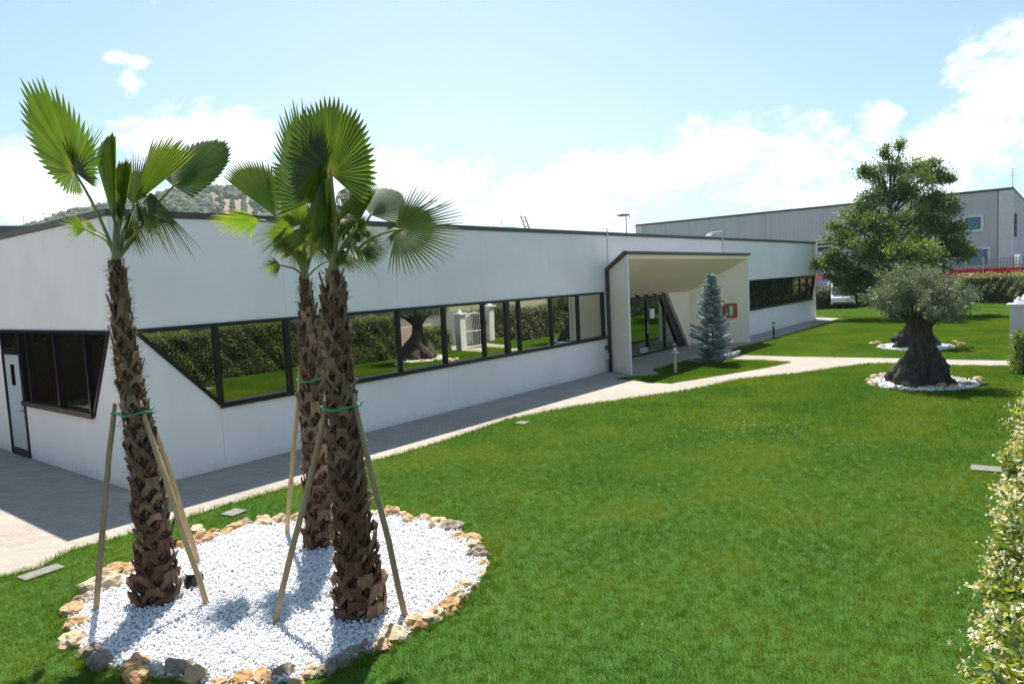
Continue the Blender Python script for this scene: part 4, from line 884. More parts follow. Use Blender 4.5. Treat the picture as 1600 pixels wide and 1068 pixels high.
for (hx, hy, tx, ty, sp, dk, yl, dr, dz) in [(512, 375, 486, 352, 60, .5, .4, .1, .1), (530, 352, 552, 322, 62, .55, .4, .15, .15), (508, 332, 490, 300, 50, .3, .1, .0, .2), (534, 385, 556, 398, 60, .6, .5, .1, .05), (512, 345, 504, 412, 40, .2, .1, .05, -.15), (530, 330, 540, 405, 38, .25, .1, .05, .15),
                                         (516, 350, 500, 290, 30, .15, .0, .0, -.1), (536, 360, 566, 372, 60, .65, .55, .2, .2), (500, 372, 474, 378, 60, .6, .5, .2, .25), (528, 398, 546, 425, 50, .45, .4, .1, -.1), (524, 320, 545, 345, 60, .6, .5, .3, .1)]:
    fan(pB, bB, FB(hx, hy, dz), FB(tx, ty, dz-.05), phi=50, spread=sp, nseg=18, lmin=.8, split=.5, dark=dk, yellow=yl, droop=dr, ragged=.16)
for k in range(14):
    th = rng.uniform(-78, 78)*(.9 if k % 2 else .55); r1 = rng.uniform(38, 72); r2 = r1+rng.uniform(34, 52); cx, cy = (522, 412); sn_, cn_ = sin(radians(th)), cos(radians(th)); dz = rng.uniform(-.15, .3)
    fan(pB, bB, FB(cx+sn_*r1, cy-cn_*r1*.9, dz), FB(cx+sn_*r2, cy-cn_*r2*.8+abs(th)*.18, dz+rng.uniform(-.1, .1)), phi=rng.uniform(35, 62), spread=rng.uniform(45, 80), nseg=26, lmin=.8, split=rng.uniform(.42, .6), dark=rng.uniform(.25, .65), yellow=rng.uniform(.1, .5), droop=rng.uniform(.05, .3), ragged=.14,
        petiole=[crown, FB(cx+sn_*r1*.4, cy-cn_*r1*.5, dz*.5), FB(cx+sn_*r1, cy-cn_*r1*.9, dz)])
m = MB(); m.tube([axB(topB-.1), FB(522, 390), FB(521, 350)], [.062, .035, .012], 9); m.build('crown_shaft', MT['petiole'], pB, bB, smooth=True)

# --- palm C (behind)
pC, bC, dC, axC, rrC, topC = palm((497, 855), [(497, 850, 27), (497, 800, 25), (494, 740, 24), (491, 680, 22), (488, 620, 21), (485, 560, 19), (481, 510, 16), (479, 470, 12), (478, 445, 10), (477, 436, 9)],
                             'palm standing behind, with an upright fan leaf leaning left', 115, .5, 29)
def FC(x, y, dz=0): return at_d(x, y, dC+dz)
crown = FC(477, 436)
fan(pC, bC, FC(430, 338, .0), FC(376, 250, -.1), phi=-46, spread=34, nseg=22, lmin=.9, split=.84, dark=.95, yellow=.3, petiole=[crown, FC(462, 395, .0), FC(445, 358, .0), FC(430, 338, .0)], prad=(.024, .014), ragged=.04)
fan(pC, bC, FC(431, 338, .05), FC(422, 262, .15), phi=50, spread=34, nseg=18, lmin=.9, split=.78, dark=.7, yellow=.15)
fan(pC, bC, FC(405, 344, -.1), FC(323, 347, -.25), phi=66, spread=70, nseg=26, lmin=.6, split=.55, dark=.62, yellow=.35, droop=.08, petiole=[crown, FC(460, 380, -.02), FC(435, 350, -.06), FC(405, 344, -.1)], prad=(.02, .012), ragged=.1)
fan(pC, bC, FC(460, 362, -.25), FC(392, 366, -.5), phi=50, spread=62, nseg=34, lmin=.8, split=.5, dark=.26, droop=.18, yellow=.05, petiole=[crown, FC(470, 395, -.1), FC(460, 362, -.25)], ragged=.08)
fan(pC, bC, FC(470, 350, .0), FC(448, 305, .0), phi=50, spread=80, nseg=34, lmin=.8, split=.5, dark=.62, yellow=.45, droop=.2, ragged=.15, petiole=[crown, FC(476, 390, .0), FC(470, 350, .0)])
fan(pC, bC, FC(478, 358, .2), FC(498, 300, .3), phi=50, spread=70, nseg=32, lmin=.8, split=.55, dark=.55, yellow=.25, droop=.1, ragged=.1, petiole=[crown, FC(478, 395, .1), FC(478, 358, .2)])
fan(pC, bC, FC(466, 360, .1), FC(446, 400, .1), phi=50, spread=65, nseg=26, lmin=.8, split=.4, dark=.5, yellow=.55, droop=.2, ragged=.16)
fan(pC, bC, FC(474, 356, -.15), FC(478, 402, -.3), phi=45, spread=60, nseg=26, lmin=.8, split=.4, dark=.55, yellow=.55, droop=.1, ragged=.16)
fan(pC, bC, FC(462, 345, .1), FC(432, 340, .1), phi=50, spread=70, nseg=26, lmin=.7, split=.5, dark=.5, yellow=.4, droop=.25, ragged=.14)
for (hx, hy, tx, ty, sp, dk, yl, dr, dz) in [(455, 352, 432, 372, 55, .55, .5, .2, .0), (468, 372, 452, 412, 45, .5, .5, .1, -.1), (482, 368, 505, 345, 60, .6, .5, .2, .1), (474, 340, 462, 300, 50, .6, .4, .1, .1), (484, 350, 508, 320, 60, .5, .3, .1, .2), (448, 345, 440, 318, 60, .65, .5, .1, .05),
                                         (480, 385, 500, 405, 50, .6, .5, .1, -.1), (462, 380, 470, 425, 36, .6, .5, .05, -.2), (440, 358, 418, 366, 60, .6, .6, .2, -.1)]:
    fan(pC, bC, FC(hx, hy, dz), FC(tx, ty, dz-.05), phi=50, spread=sp, nseg=18, lmin=.8, split=.45, dark=dk, yellow=yl, droop=dr, ragged=.16)
for k in range(14):
    th = rng.uniform(-78, 78)*(.9 if k % 2 else .55); r1 = rng.uniform(38, 72); r2 = r1+rng.uniform(34, 52); cx, cy = (477, 428); sn_, cn_ = sin(radians(th)), cos(radians(th)); dz = rng.uniform(-.15, .3)
    fan(pC, bC, FC(cx+sn_*r1, cy-cn_*r1*.9, dz), FC(cx+sn_*r2, cy-cn_*r2*.8+abs(th)*.18, dz+rng.uniform(-.1, .1)), phi=rng.uniform(35, 62), spread=rng.uniform(45, 80), nseg=26, lmin=.8, split=rng.uniform(.42, .6), dark=rng.uniform(.25, .65), yellow=rng.uniform(.1, .5), droop=rng.uniform(.05, .3), ragged=.14,
        petiole=[crown, FC(cx+sn_*r1*.4, cy-cn_*r1*.5, dz*.5), FC(cx+sn_*r1, cy-cn_*r1*.9, dz)])
m = MB(); m.tube([axC(topC-.1), FC(476, 410), FC(474, 375)], [.055, .035, .015], 9); m.build('crown_shaft', MT['petiole'], pC, bC, smooth=True)

# ---- stakes and ties
def stake(px_top, px_bot, ax, rr, ztie, m, label, rad=.03):
    Bp = at(*px_bot); zt = ztie+.12
    A = ax(ztie); d = Bp-A; d[2] = 0; d = unit(d)
    # the stake leans on the trunk at the tie height
    R0 = rr(ztie)*.98+rad*.6; Pt = A+d*R0
    # slide sideways so that it stands where it is seen
    n_ = unit(np.array([CF[0], CF[1], 0])); dd = ray(*px_top); t = ((Pt-CAM)@n_)/(dd@n_); Q = CAM+dd*t
    sd = np.array([CR[0], CR[1], 0.0]); sd = unit(sd); off = (Q-Pt)@sd; Pt = Pt+sd*off
    T_ = Pt+(Pt-Bp)*.06
    o = MB(); k = [Bp-np.array([0, 0, .06])]+[Bp+(T_-Bp)*t+rng.normal(0, .006, 3) for t in (.15, .35, .55, .75, .9)]+[T_]
    o.tube(k, [rad*1.05, rad, rad*1.02, rad*.98, rad*.95, rad*.92, rad*.9], 10)
    ob = o.build('wooden_stake', MT[m], None, Bp, smooth=True); tag(ob, label, 'stake', 'round timber stakes propping the palms'); return Pt
def zat(px, py, base):
    n_ = unit(np.array([CF[0], CF[1], 0])); d = ray(px, py); t = ((base-CAM)@n_)/(d@n_); return (CAM+d*t)[2]
zA = zat(203, 644, bA); zB = zat(533, 634, bB); zC = zat(486, 592, bC)
tops = []
tA = [stake((178, 650), (148, 958), axA, rrA, zA, 'stake2', 'dark stake left of the leftmost palm'), stake((224, 645), (326, 950), axA, rrA, zA, 'stake', 'light stake right of the leftmost palm, in front of the black uplight'),
      stake((232, 648), (312, 881), axA, rrA, zA, 'stake', 'shorter looking stake close behind the leftmost palm, its foot by the rim')]
tB = [stake((511, 640), (427, 978), axB, rrB, zB, 'stake2', 'dark slanting stake left of the front right palm'), stake((556, 640), (636, 968), axB, rrB, zB, 'stake2', 'grey brown stake right of the front right palm')]
tC = [stake((469, 592), (448, 836), axC, rrC, zC, 'stake', 'yellowish stake left of the rear palm'), stake((490, 590), (522, 853), axC, rrC, zC, 'stake', 'stake between the rear palm and the front right palm')]
stake((506, 592), (556, 822), axC, rrC, zC, 'stake', 'stake of the rear palm mostly hidden behind the front palm')
def tie(ax, rr, z, label, extra):
    b = MB(); A = ax(z); R0 = rr(z)+.035; pts = []
    ang = [math.atan2((p-A)[1], (p-A)[0]) for p in extra]; dist = [np.linalg.norm((p-A)[:2])+.035 for p in extra]
    for k in range(49):
        th = 2*pi*k/48; R_ = R0
        for a_, d_ in zip(ang, dist):
            dl = abs((th-a_+pi) % (2*pi)-pi)
            if dl < .45: R_ = max(R_, R0+(d_-R0)*(1-dl/.45))
        pts.append((A[0]+cos(th)*R_, A[1]+sin(th)*R_, z+.012*sin(3*th)))
    b.tube(pts, .011, 6, caps=False)
    b.tube([pts[40], (pts[40][0]+.03, pts[40][1]-.03, z+.05)], .008, 5)
    tag(b.build('plant_tie', MT['tie'], None, A, smooth=True), label, 'tie', 'green plant ties on the palms')
tie(axA, rrA, zA, 'green tie round the leftmost palm and its stakes', tA); tie(axB, rrB, zB, 'green tie round the front right palm, the lower one', tB); tie(axC, rrC, zC, 'green tie round the rear palm and its stakes', tC)

# ---- uplight in the pebbles
U = at(304, 918); up = root('uplight', U, 'small black uplight lying in the white pebbles beside the leftmost palm', 'uplight')
m = MB(); m.lathe((U[0], U[1], .0), [(.09, 0), (.10, .03), (.085, .17), (.10, .19)], 14); m.build('lamp_body', MT['black'], up, U, smooth=False)
m = MB(); m.lathe((U[0], U[1], .19), [(.092, 0), (.095, .012), (.03, .02)], 14); m.build('lens', MT['lamp'], up, U)
m = MB(); m.box(U[0]-.11, U[0]+.11, U[1]-.015, U[1]+.015, .06, .14); m.build('bracket', MT['coping'], up, U)

# ---- rim stones
def rockmesh(k, m):
    V = IV3.copy(); r = np.random.default_rng(k); off = Vector(r.uniform(0, 50, 3))
    out = []
    for p in V:
        d = mn.fractal(Vector(p)*1.3+off, 1.0, 2.0, 4)*.34+mn.noise(Vector(p)*4+off)*.12
        c = mn.noise(Vector(p)*2.6+off*1.3); d -= max(0, c-.18)*.55
        out.append(p*(1+d))
    V = np.array(out); V[:, 2] = np.where(V[:, 2] < -.45, -.45, V[:, 2])
    me = fast_mesh('edging_rock', V, IF3, None, MT[m]); me.polygons.foreach_set('use_smooth', [False]*len(me.polygons)); return me
RK = {c: [rockmesh(i*13+ord(c), {'o': 'rock_ochre', 'c': 'rock_cream', 'g': 'rock_grey', 'r': 'rock_rust'}[c]) for i in range(5)] for c in 'ocgr'}
cw = {'o': 'honey coloured', 'c': 'pale cream', 'g': 'grey brown', 'r': 'rusty orange'}
def place_words(x, y):
    if y > 1030 and x > 470: return 'on the shaded bottom rim below the front right palm'
    if y > 1030 and x > 320: return 'on the bottom rim in the middle of the bed front'
    if y > 1030: return 'on the lower left rim at the foot of the picture'
    if x < 165 and y > 1010: return 'on the lower left rim where grass creeps over'
    if x < 150: return 'at the far left end of the rim'
    if x < 215: return 'on the upper left rim left of the leftmost palm'
    if x < 345: return 'on the upper rim just right of the leftmost palm'
    if x < 470: return 'on the upper rim between leftmost palm and rear palm'
    if x < 575: return 'on the upper rim behind the two right palms'
    if x < 650: return 'on the upper rim right of the front right palm'
    if y < 862 and x < 722: return 'on the upper right rim'
    if x > 722 and y < 905: return 'at the far right end of the rim'
    if x > 690: return 'on the lower right rim facing the lawn'
    if x > 585: return 'on the lower right rim near the right stake foot'
    return 'on the bottom rim in front of the front right palm'
groups = {}
for q_ in rim_px: groups.setdefault((place_words(q_[0], q_[1]), q_[3]), []).append(q_)
lab = {}
sw = {1: ['the only'], 2: ['left', 'right'], 3: ['leftmost', 'middle', 'rightmost'], 4: ['leftmost', 'second from left', 'third from left', 'rightmost']}
for (pw, c), lst in groups.items():
    lst = sorted(lst); ws = sw.get(len(lst)) or [f'{w} from the left' for w in ('first', 'second', 'third', 'fourth', 'fifth', 'sixth', 'seventh')[:len(lst)]]
    for q_, w in zip(lst, ws): lab[q_] = f'{w} {cw[c]} rock {pw}'
for i, q_ in enumerate(rim_px):
    x, y, s_, c = q_; P = at(x, y+2); dep = (P-CAM)@CF; r_ = s_*dep/FL*.5
    me = RK[c][i % 5]; o = bpy.data.objects.new('edging_rock', me); COL.objects.link(o)
    o.location = (P[0], P[1], r_*.16); o.rotation_euler = (random.uniform(-.2, .2), random.uniform(-.2, .2), random.uniform(0, 6.28))
    r_ *= 1.1; o.scale = (r_*1.12*random.uniform(.9, 1.15), r_*random.uniform(.85, 1.05), r_*random.uniform(.72, .95))
    tag(o, lab[q_], 'rock', 'rough rocks edging the palm bed')

# ================================================================== drain covers
for (x, y, w, l, rz, lb) in [(65, 897, .46, .24, .1, 'long grey concrete slab at the lawn edge left of the palm bed'), (366, 803, .30, .28, .2, 'small grey drain cover in the grass behind the bed'),
                             (816, 662, .30, .28, .1, 'small drain cover in the lawn beside the sunny paving strip'), (1546, 735, .34, .5, .1, 'pale slab in the lawn next to the flowering hedge'), (1500, 480.5, .9, .6, 0, 'white cover in the far lawn before the hedge')]:
    P = at(x, y); b = MB(); b.box(-w/2, w/2, -l/2, l/2, 0, .03); o = b.build('drain_cover', MT['concrete' if y > 500 else 'whitemetal'], None, None, bevel=.008); o.location = (P[0], P[1], .012); o.rotation_euler[2] = rz
    tag(o, lb, 'drain cover')

# ================================================================== bollards
def bollard(px, py, h, mpost, label):
    P = at(px, py); r_ = root('bollard_lamp', P, label, 'bollard', 'garden bollard lamps')
    m = MB(); m.lathe(P, [(.05, 0), (.05, h*.66)], 12); m.build('post', MT[mpost], r_, P, smooth=False)
    m = MB(); m.lathe(P+np.array([0, 0, h*.66]), [(.12, 0), (.14, .02), (.05, h*.10)], 16); m.build('lamp_skirt', MT['steel'], r_, P)
    m = MB(); m.lathe(P+np.array([0, 0, h*.75]), [(.055, 0), (.055, h*.13)], 12); m.build('lamp_glass', MT['lamp'], r_, P)
    m = MB(); m.lathe(P+np.array([0, 0, h*.87]), [(.085, 0), (.09, .02), (.06, h*.09), (.02, h*.13)], 16); m.build('lamp_cap', MT['coping'], r_, P)
bollard(1055.5, 583, 1.02, 'bollardwood', 'bollard lamp with a beige post in the turf island left of the spruce')
bollard(1209, 529, .85, 'coping', 'dark bollard lamp on the lawn edge right of the portal')

# ================================================================== blue spruce
def spruce():
    B = at(1115, 569); B[2] = 0; r_ = root('blue_spruce', B, 'silvery blue conifer in front of the cream portal', 'conifer')
    m = MB(); m.tube([B, B+[.02, 0, 1.6], B+[0, 0, 3.2]], [.055, .035, .008], 8); m.build('trunk', MT['bark'], r_, B)
    P = []; Dd = []; Nn = []; Ln = []; Tt = []; br = MB(); Ht = 3.28
    nb = 125
    for i in range(nb):
        t = (i/nb)**.9; z = .06+t*(Ht-.16); L = (.76*(1-t)**.85+.12)*rng.uniform(.45, 1.3); th = i*2.39996+rng.normal(0, .2)
        d = np.array([cos(th), sin(th), .12+.6*t]); d = unit(d); p0 = B+[0, 0, z]; tipd = d+np.array([0, 0, .25])
        br.tube([p0, p0+d*L*.55+[0, 0, -.05*L], p0+d*L], [.012, .008, .003], 5, caps=False)
        nn_ = int(70+420*L)
        s = rng.uniform(.12, 1.0, nn_)**.8
        perp = np.cross(d, [0, 0, 1.0]); perp /= np.linalg.norm(perp)
        lat = np.sign(rng.normal(size=nn_))*np.abs(rng.normal(0, .30, nn_))*L*(1.08-s)*.9+rng.normal(0, .025, nn_)
        pp = p0+d*(s*L)[:, None]+perp*lat[:, None]+np.array([0, 0, 1])*(-.05*L*np.sin(s*pi)+rng.normal(0, .018, nn_))[:, None]
        dd = unit(d+perp*np.sign(lat)[:, None]*.7+rng.normal(0, .35, (nn_, 3))+[0, 0, .25])
        P.append(pp); Dd.append(dd); Nn.append(rng.normal(size=(nn_, 3))+[0, 0, 1]); Ln.append(rng.uniform(.055, .10, nn_))
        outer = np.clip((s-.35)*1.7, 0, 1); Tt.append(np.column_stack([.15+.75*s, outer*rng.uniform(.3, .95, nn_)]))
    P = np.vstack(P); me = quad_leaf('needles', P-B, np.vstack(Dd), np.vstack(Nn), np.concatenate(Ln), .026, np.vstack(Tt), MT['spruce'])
    link('needles', me, None, r_, kind='stuff'); br.build('branches', MT['bark'], r_, B, kind='stuff')
spruce()

# ================================================================== olives
def olive_tree(P2, label, seed, sc=1.0, rz=0.0):
    r = np.random.default_rng(seed)
    B = np.array([P2[0], P2[1], 0.0]); r_ = root('olive_tree', B, label, 'olive tree')
    # trunk: wide flaring gnarled foot
    prof = [(.0, 1.10), (.18, 1.12), (.36, 1.02), (.48, .92), (.60, .76), (.78, .58), (1.05, .39), (1.45, .34), (1.80, .38)]
    V = []; F = []; nr = 40
    zs = np.linspace(0, 1.80, 34)
    for j, z in enumerate(zs):
        R0 = np.interp(z, [p[0] for p in prof], [p[1] for p in prof])
        for k in range(nr):
            th = 2*pi*k/nr; w = mn.fractal(Vector((cos(th)*1.5+seed, sin(th)*1.5, z*1.8)), 1, 2, 4)*.30*(1.25-.4*z)+.12*sin(4*th+z*3.8+seed)*(1-.3*z/2)+.06*sin(9*th-z*6)+.10*max(0, mn.noise(Vector((cos(th)*3, sin(th)*3, z*3.5+seed))))*(2-z)
            rr_ = R0*(1+w)*.73*sc; V.append((cos(th)*rr_+.05*z, sin(th)*rr_*.95, z*sc))
    for j in range(len(zs)-1):
        for k in range(nr): F.append((j*nr+k, j*nr+(k+1) % nr, (j+1)*nr+(k+1) % nr, (j+1)*nr+k))
    m = MB(); m.add([np.array(v)+B for v in V], F); m.build('trunk', MT['olivebark'], r_, B, smooth=True)
    # limbs
    lm = MB(); lob = []
    for k in range(15):
        th = 2*pi*k/15*1.0+r.normal(0, .25); q = r.uniform(.35, 1.0) if k % 3 else r.uniform(0, .4)
        lob.append((np.array([.95*q*cos(th)-.10, 1.0*q*sin(th), 2.06+.46*(1-q*q)+r.normal(0, .09)])*sc, r.uniform(.40, .58)*sc))
    for k, (c, R_) in enumerate(lob):
        th = math.atan2(c[1], c[0]); p0 = B+np.array([.08+.14*cos(th), .14*sin(th), 1.55*sc]); p2 = B+c-[0, 0, R_*.3]; lm.tube([p0-[0, 0, .2], p0, p0*.5+p2*.5+[0, 0, .08], p2], [.12*sc, .09*sc, .05*sc, .02*sc], 7)
    lm.build('limbs', MT['olivebark'], r_, B, smooth=True)
    PP = []; DD = []; TT_ = []
    for c, R_ in lob:
        nc = 25; C = c+rdir(nc)*R_*(r.uniform(.3, 1.0, (nc, 1))**.5)*[1.1, 1.1, .72]
        for q in C:
            if q[2] < 1.52*sc: q[2] = 1.52*sc+abs(r.normal(0, .1))
            k = int(r.uniform(50, 105)); pp = q+r.normal(0, 1, (k, 3))*[.125, .125, .10]*sc; dr = unit(q-np.array([0, 0, 2.2*sc]))
            # a few sprigs stand off the crown
            if r.uniform() < .55: pp = q+(dr*.7+[0, 0, .5])*r.uniform(0, .38*sc, (k, 1))+r.normal(0, .045, (k, 3))*sc
            v = r.uniform(.15, .85); PP.append(pp); DD.append(dr*.5+r.normal(0, .6, (k, 3))+[0, 0, .2])
            TT_.append(np.column_stack([np.clip(v+r.normal(0, .15, k), 0, 1), np.clip(r.uniform(-.5, .9, k), 0, 1)]))
    P = np.vstack(PP)+B; n = len(P)
    me = quad_leaf('crown', P-B, np.vstack(DD), r.normal(size=(n, 3)), r.uniform(.06, .105, n)*sc, .024*sc, np.vstack(TT_), MT['olive']); link('crown', me, None, r_, kind='stuff')
    # ring of white pebbles and rocks is separate
    return B
def ring(P2, rad, nm, label, rocks, sq=.95):
    poly = [(P2[0]+rad*cos(t)*1.0, P2[1]+rad*sin(t)*sq) for t in np.linspace(0, 2*pi, 24, endpoint=False)]
    o = pebbles('white_pebbles', poly, 3200, .026, .03); tag(o, label, 'pebbles')
    words = {'o': 'honey', 'c': 'cream', 'g': 'grey', 'r': 'rusty'}
    for i, (px, py, s_, c, lb) in enumerate(rocks):
        P = at(px, py+1); dep = (P-CAM)@CF; r_ = s_*dep/FL*.5; me = RK[c][(i*2+1) % 5]
        q = bpy.data.objects.new('edging_rock', me); COL.objects.link(q); q.location = (P[0], P[1], r_*.3); q.scale = (r_*1.1, r_*.9, r_*.75); q.rotation_euler = (0, 0, i*1.3)
        tag(q, lb, 'rock', nm)
olive_tree(olive1, 'nearer olive tree with a thick gnarled flaring trunk', 2, 1.0)
olive_tree(olive2, 'farther olive tree hidden behind the nearer one, only its flared foot clear', 5, .97)
ring(olive1, 1.42, 'rocks round the nearer olive tree', 'white pebble ring round the foot of the nearer olive tree',
     [(1358, 597, 14, 'o', 'leftmost honey rock round the nearer olive'), (1368, 591, 16, 'o', 'honey rock at the upper left of the nearer olive ring'), (1380, 588, 14, 'c', 'cream rock just left of the nearer olive foot'), (1366, 602, 14, 'r', 'rusty rock at the lower left of the nearer olive ring'), (1424, 604, 20, 'c', 'large cream rock in front of the nearer olive, left of centre'),
      (1470, 606, 18, 'r', 'rusty rock in front of the nearer olive, right of centre'), (1490, 605, 14, 'o', 'honey rock at the lower right of the nearer olive ring'), (1512, 603, 16, 'g', 'grey rock at the right of the nearer olive ring'), (1528, 595, 16, 'c', 'large cream rock at the right end of the nearer olive ring'), (1536, 601, 11, 'g', 'small grey rock at the outermost right of the nearer olive ring'),
      (1400, 608, 11, 'g', 'small grey rock in the lower left front of the nearer olive'), (1447, 609, 12, 'o', 'small honey rock in the middle front of the nearer olive')])
ring(olive2, 1.42, 'rocks round the farther olive tree', 'white pebble ring round the foot of the farther olive tree',
     [(1362, 538, 10, 'c', 'cream rock at the left end of the farther olive ring'), (1371, 536, 9, 'o', 'honey rock at the upper left of the farther olive ring'), (1380, 543, 9, 'g', 'grey rock at the lower left of the farther olive ring'), (1492, 535, 9, 'o', 'honey rock at the upper right of the farther olive ring'), (1502, 539, 11, 'r', 'rusty rock at the right end of the farther olive ring'), (1485, 543, 9, 'c', 'cream rock at the lower right of the farther olive ring')])

# ================================================================== broadleaf tree
def broadleaf():
    B = at(1394, 497); B[2] = 0; dep = (B-CAM)@CF; r_ = root('broadleaf_tree', B, 'tall dark green broadleaf tree on the far lawn behind the olives', 'tree')
    tr = MB(); tr.tube([B-[0, 0, .1], B+[0, 0, 1.2], B+[.05, .05, 4.0], B+[0, .1, 7.5], B+[.1, 0, 9.6]], [.24, .18, .15, .09, .03], 10); tr.build('trunk', MT['olivebark'], r_, B, smooth=True)
    # lobes: (px, py, radius px, depth offset in m)
    lobes = [(1386, 238, 14, 0), (1408, 228, 9, .2), (1400, 262, 24, .3), (1372, 270, 20, -.4), (1352, 268, 11, 0), (1440, 262, 22, .2), (1458, 256, 14, .5), (1470, 272, 20, .0), (1486, 277, 9, 0), (1420, 290, 32, -.8), (1378, 305, 34, .4), (1352, 318, 22, -.3),
             (1450, 310, 34, .6), (1476, 320, 22, -.4), (1340, 345, 30, .2), (1380, 350, 44, -1.0), (1425, 350, 46, 1.0), (1466, 352, 32, .2), (1322, 372, 26, .3), (1350, 390, 40, -.9), (1400, 395, 48, -1.6), (1440, 395, 46, 1.2), (1478, 378, 26, .2), (1494, 352, 14, 0), (1490, 395, 24, -.3),
             (1304, 352, 12, 0), (1298, 395, 14, .2), (1316, 412, 28, -.4), (1292, 412, 16, .2), (1340, 430, 34, .6), (1370, 440, 34, -.8), (1410, 430, 40, 1.0), (1450, 420, 34, -.6), (1305, 432, 18, 0), (1330, 452, 20, .5), (1510, 392, 16, .3)]
    P = []; Dd = []; T_ = []; lm = MB()
    for (x, y, rp, dz) in lobes:
        c = at_d(x, y, dep+dz); R_ = rp*dep/FL*.82
        for side in ((0,) if rp < 15 else (0, 1)):
            cc = c + (0 if side == 0 else 1)*np.array([CF[0], CF[1], 0])*R_*rng.uniform(-1.3, 1.3)
            z0 = max(1.6, min(8.5, cc[2]-1.0)); lm.tube([B+[0, 0, z0*.85], sub(B+[0, 0, z0], cc, .55), cc], [.07, .045, .015], 5, caps=False)
            nc = max(5, int(6+R_*R_*10))
            cl = cc+rdir(nc)*R_*rng.uniform(.3, 1.0, (nc, 1))*[1, 1, .8]
            for q in cl:
                k = int(rng.uniform(45, 80)); sp = .22 if R_ > .6 else .15
                pp = q+rng.normal(0, 1, (k, 3))*[sp, sp, sp*.8]; P.append(pp); Dd.append(rng.normal(0, .6, (k, 3))+[0, 0, -.2]+unit(q-cc)*.5)
                v = rng.uniform(.0, 1.0); T_.append(np.column_stack([np.clip(v+rng.normal(0, .12, k), 0, 1), np.clip(rng.normal(.08 if rng.uniform() > .3 else .6, .15, k), 0, 1)]))
    P = np.vstack(P); n = len(P)
    me = leaf_mesh('crown', P-B, np.vstack(Dd), rng.normal(size=(n, 3))*.9+[0, 0, .9], rng.uniform(.10, .19, n), rng.uniform(.07, .12, n), np.vstack(T_), MT['leaf'], fold=.15)
    link('crown', me, None, r_, kind='stuff'); lm.build('limbs', MT['olivebark'], r_, B, kind='stuff'); print('tree leaves', n)
broadleaf()

# ================================================================== hedges
def hedge(path, width, height, leaf, dens, m, label, core_in=.22, top_y=0.0, bump=.12, name='hedge', flowers=0, zt=None, cat='hedge', near=None):
    """box hedge along a polyline of (x, y); leaves on front, back, top and ends"""
    path = [np.array(p, float) for p in path]; B = np.array([*path[0], 0.0]); r_ = root(name, B, label, cat)
    core = MB(); P = []; Nn = []
    for a, b in zip(path[:-1], path[1:]):
        t = unit(b-a); nrm = np.array([t[1], -t[0]]); L_ = np.linalg.norm(b-a); w = width/2-core_in
        quad = [a+nrm*w-t*.02, b+nrm*w+t*.02, b-nrm*w+t*.02, a-nrm*w-t*.02]
        core.prism([(q[0], q[1], 0.02) for q in quad], (0, 0, height-core_in-.02))
        for face, area in (('f', L_*height), ('b', L_*height), ('t', L_*width), ('s', width*height), ('e', width*height)):
            n = int(area*dens); u = rng.uniform(0, L_, n); v = rng.uniform(0.03, 1, n)
            if face in 'fb':
                s_ = 1 if face == 'f' else -1; z = v*height; off = np.full(n, width/2); p = a+t*u[:, None]+nrm*s_*off[:, None]; nn = np.column_stack([np.tile(nrm*s_, (n, 1)), np.zeros(n)])
            elif face == 't':
                p = a+t*u[:, None]+nrm*(rng.uniform(-1, 1, n)*width/2)[:, None]; z = np.full(n, height); nn = np.tile([0, 0, 1.0], (n, 1))
            else:
                e = a if face == 's' else b; sgn = -1 if face == 's' else 1; p = e+nrm*(rng.uniform(-1, 1, n)*width/2)[:, None]; z = v*height; nn = np.column_stack([np.tile(t*sgn, (n, 1)), np.zeros(n)])
            q = np.column_stack([p, z])
            P.append(q); Nn.append(nn)
    core.build('inner_twigs', MT['hedgecore'], r_, B)
    P = np.vstack(P); Nn = np.vstack(Nn)
    if near is not None:
        k = near(P); P = P[k]; Nn = Nn[k]
    n = len(P)
    fr = P*2.1; w_ = np.sin(fr[:, 0]*1.3+1)*np.sin(fr[:, 2]*2.2+fr[:, 0]*.7)+.6*np.sin(fr[:, 0]*3.7+fr[:, 2]*3.1+fr[:, 1]*3)+.4*np.sin(fr[:, 0]*7.1+2)*np.sin(fr[:, 2]*6.3+fr[:, 1]*5)
    depth = w_*bump-np.abs(rng.normal(0, .07, n))*1.2
    P = P+Nn*depth[:, None]
    P[:, 2] = np.maximum(P[:, 2], .03)
    Dd = Nn*rng.uniform(.1, .9, (n, 1))+rng.normal(0, .6, (n, 3))+[0, 0, .15]; NN = Nn+rng.normal(0, .55, (n, 3))+[0, 0, .5]
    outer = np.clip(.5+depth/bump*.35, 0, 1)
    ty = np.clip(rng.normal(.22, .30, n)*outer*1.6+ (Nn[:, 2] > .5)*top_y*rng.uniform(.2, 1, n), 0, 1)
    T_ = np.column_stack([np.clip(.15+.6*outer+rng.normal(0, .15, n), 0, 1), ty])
    f = leaf_mesh if leaf > .045 else quad_leaf
    me = leaf_mesh('foliage', P-B, Dd, NN, rng.uniform(.75, 1.25, n)*leaf, leaf*.48, T_, m)
    link('foliage', me, None, r_, kind='stuff')
    return r_, B, P, Nn
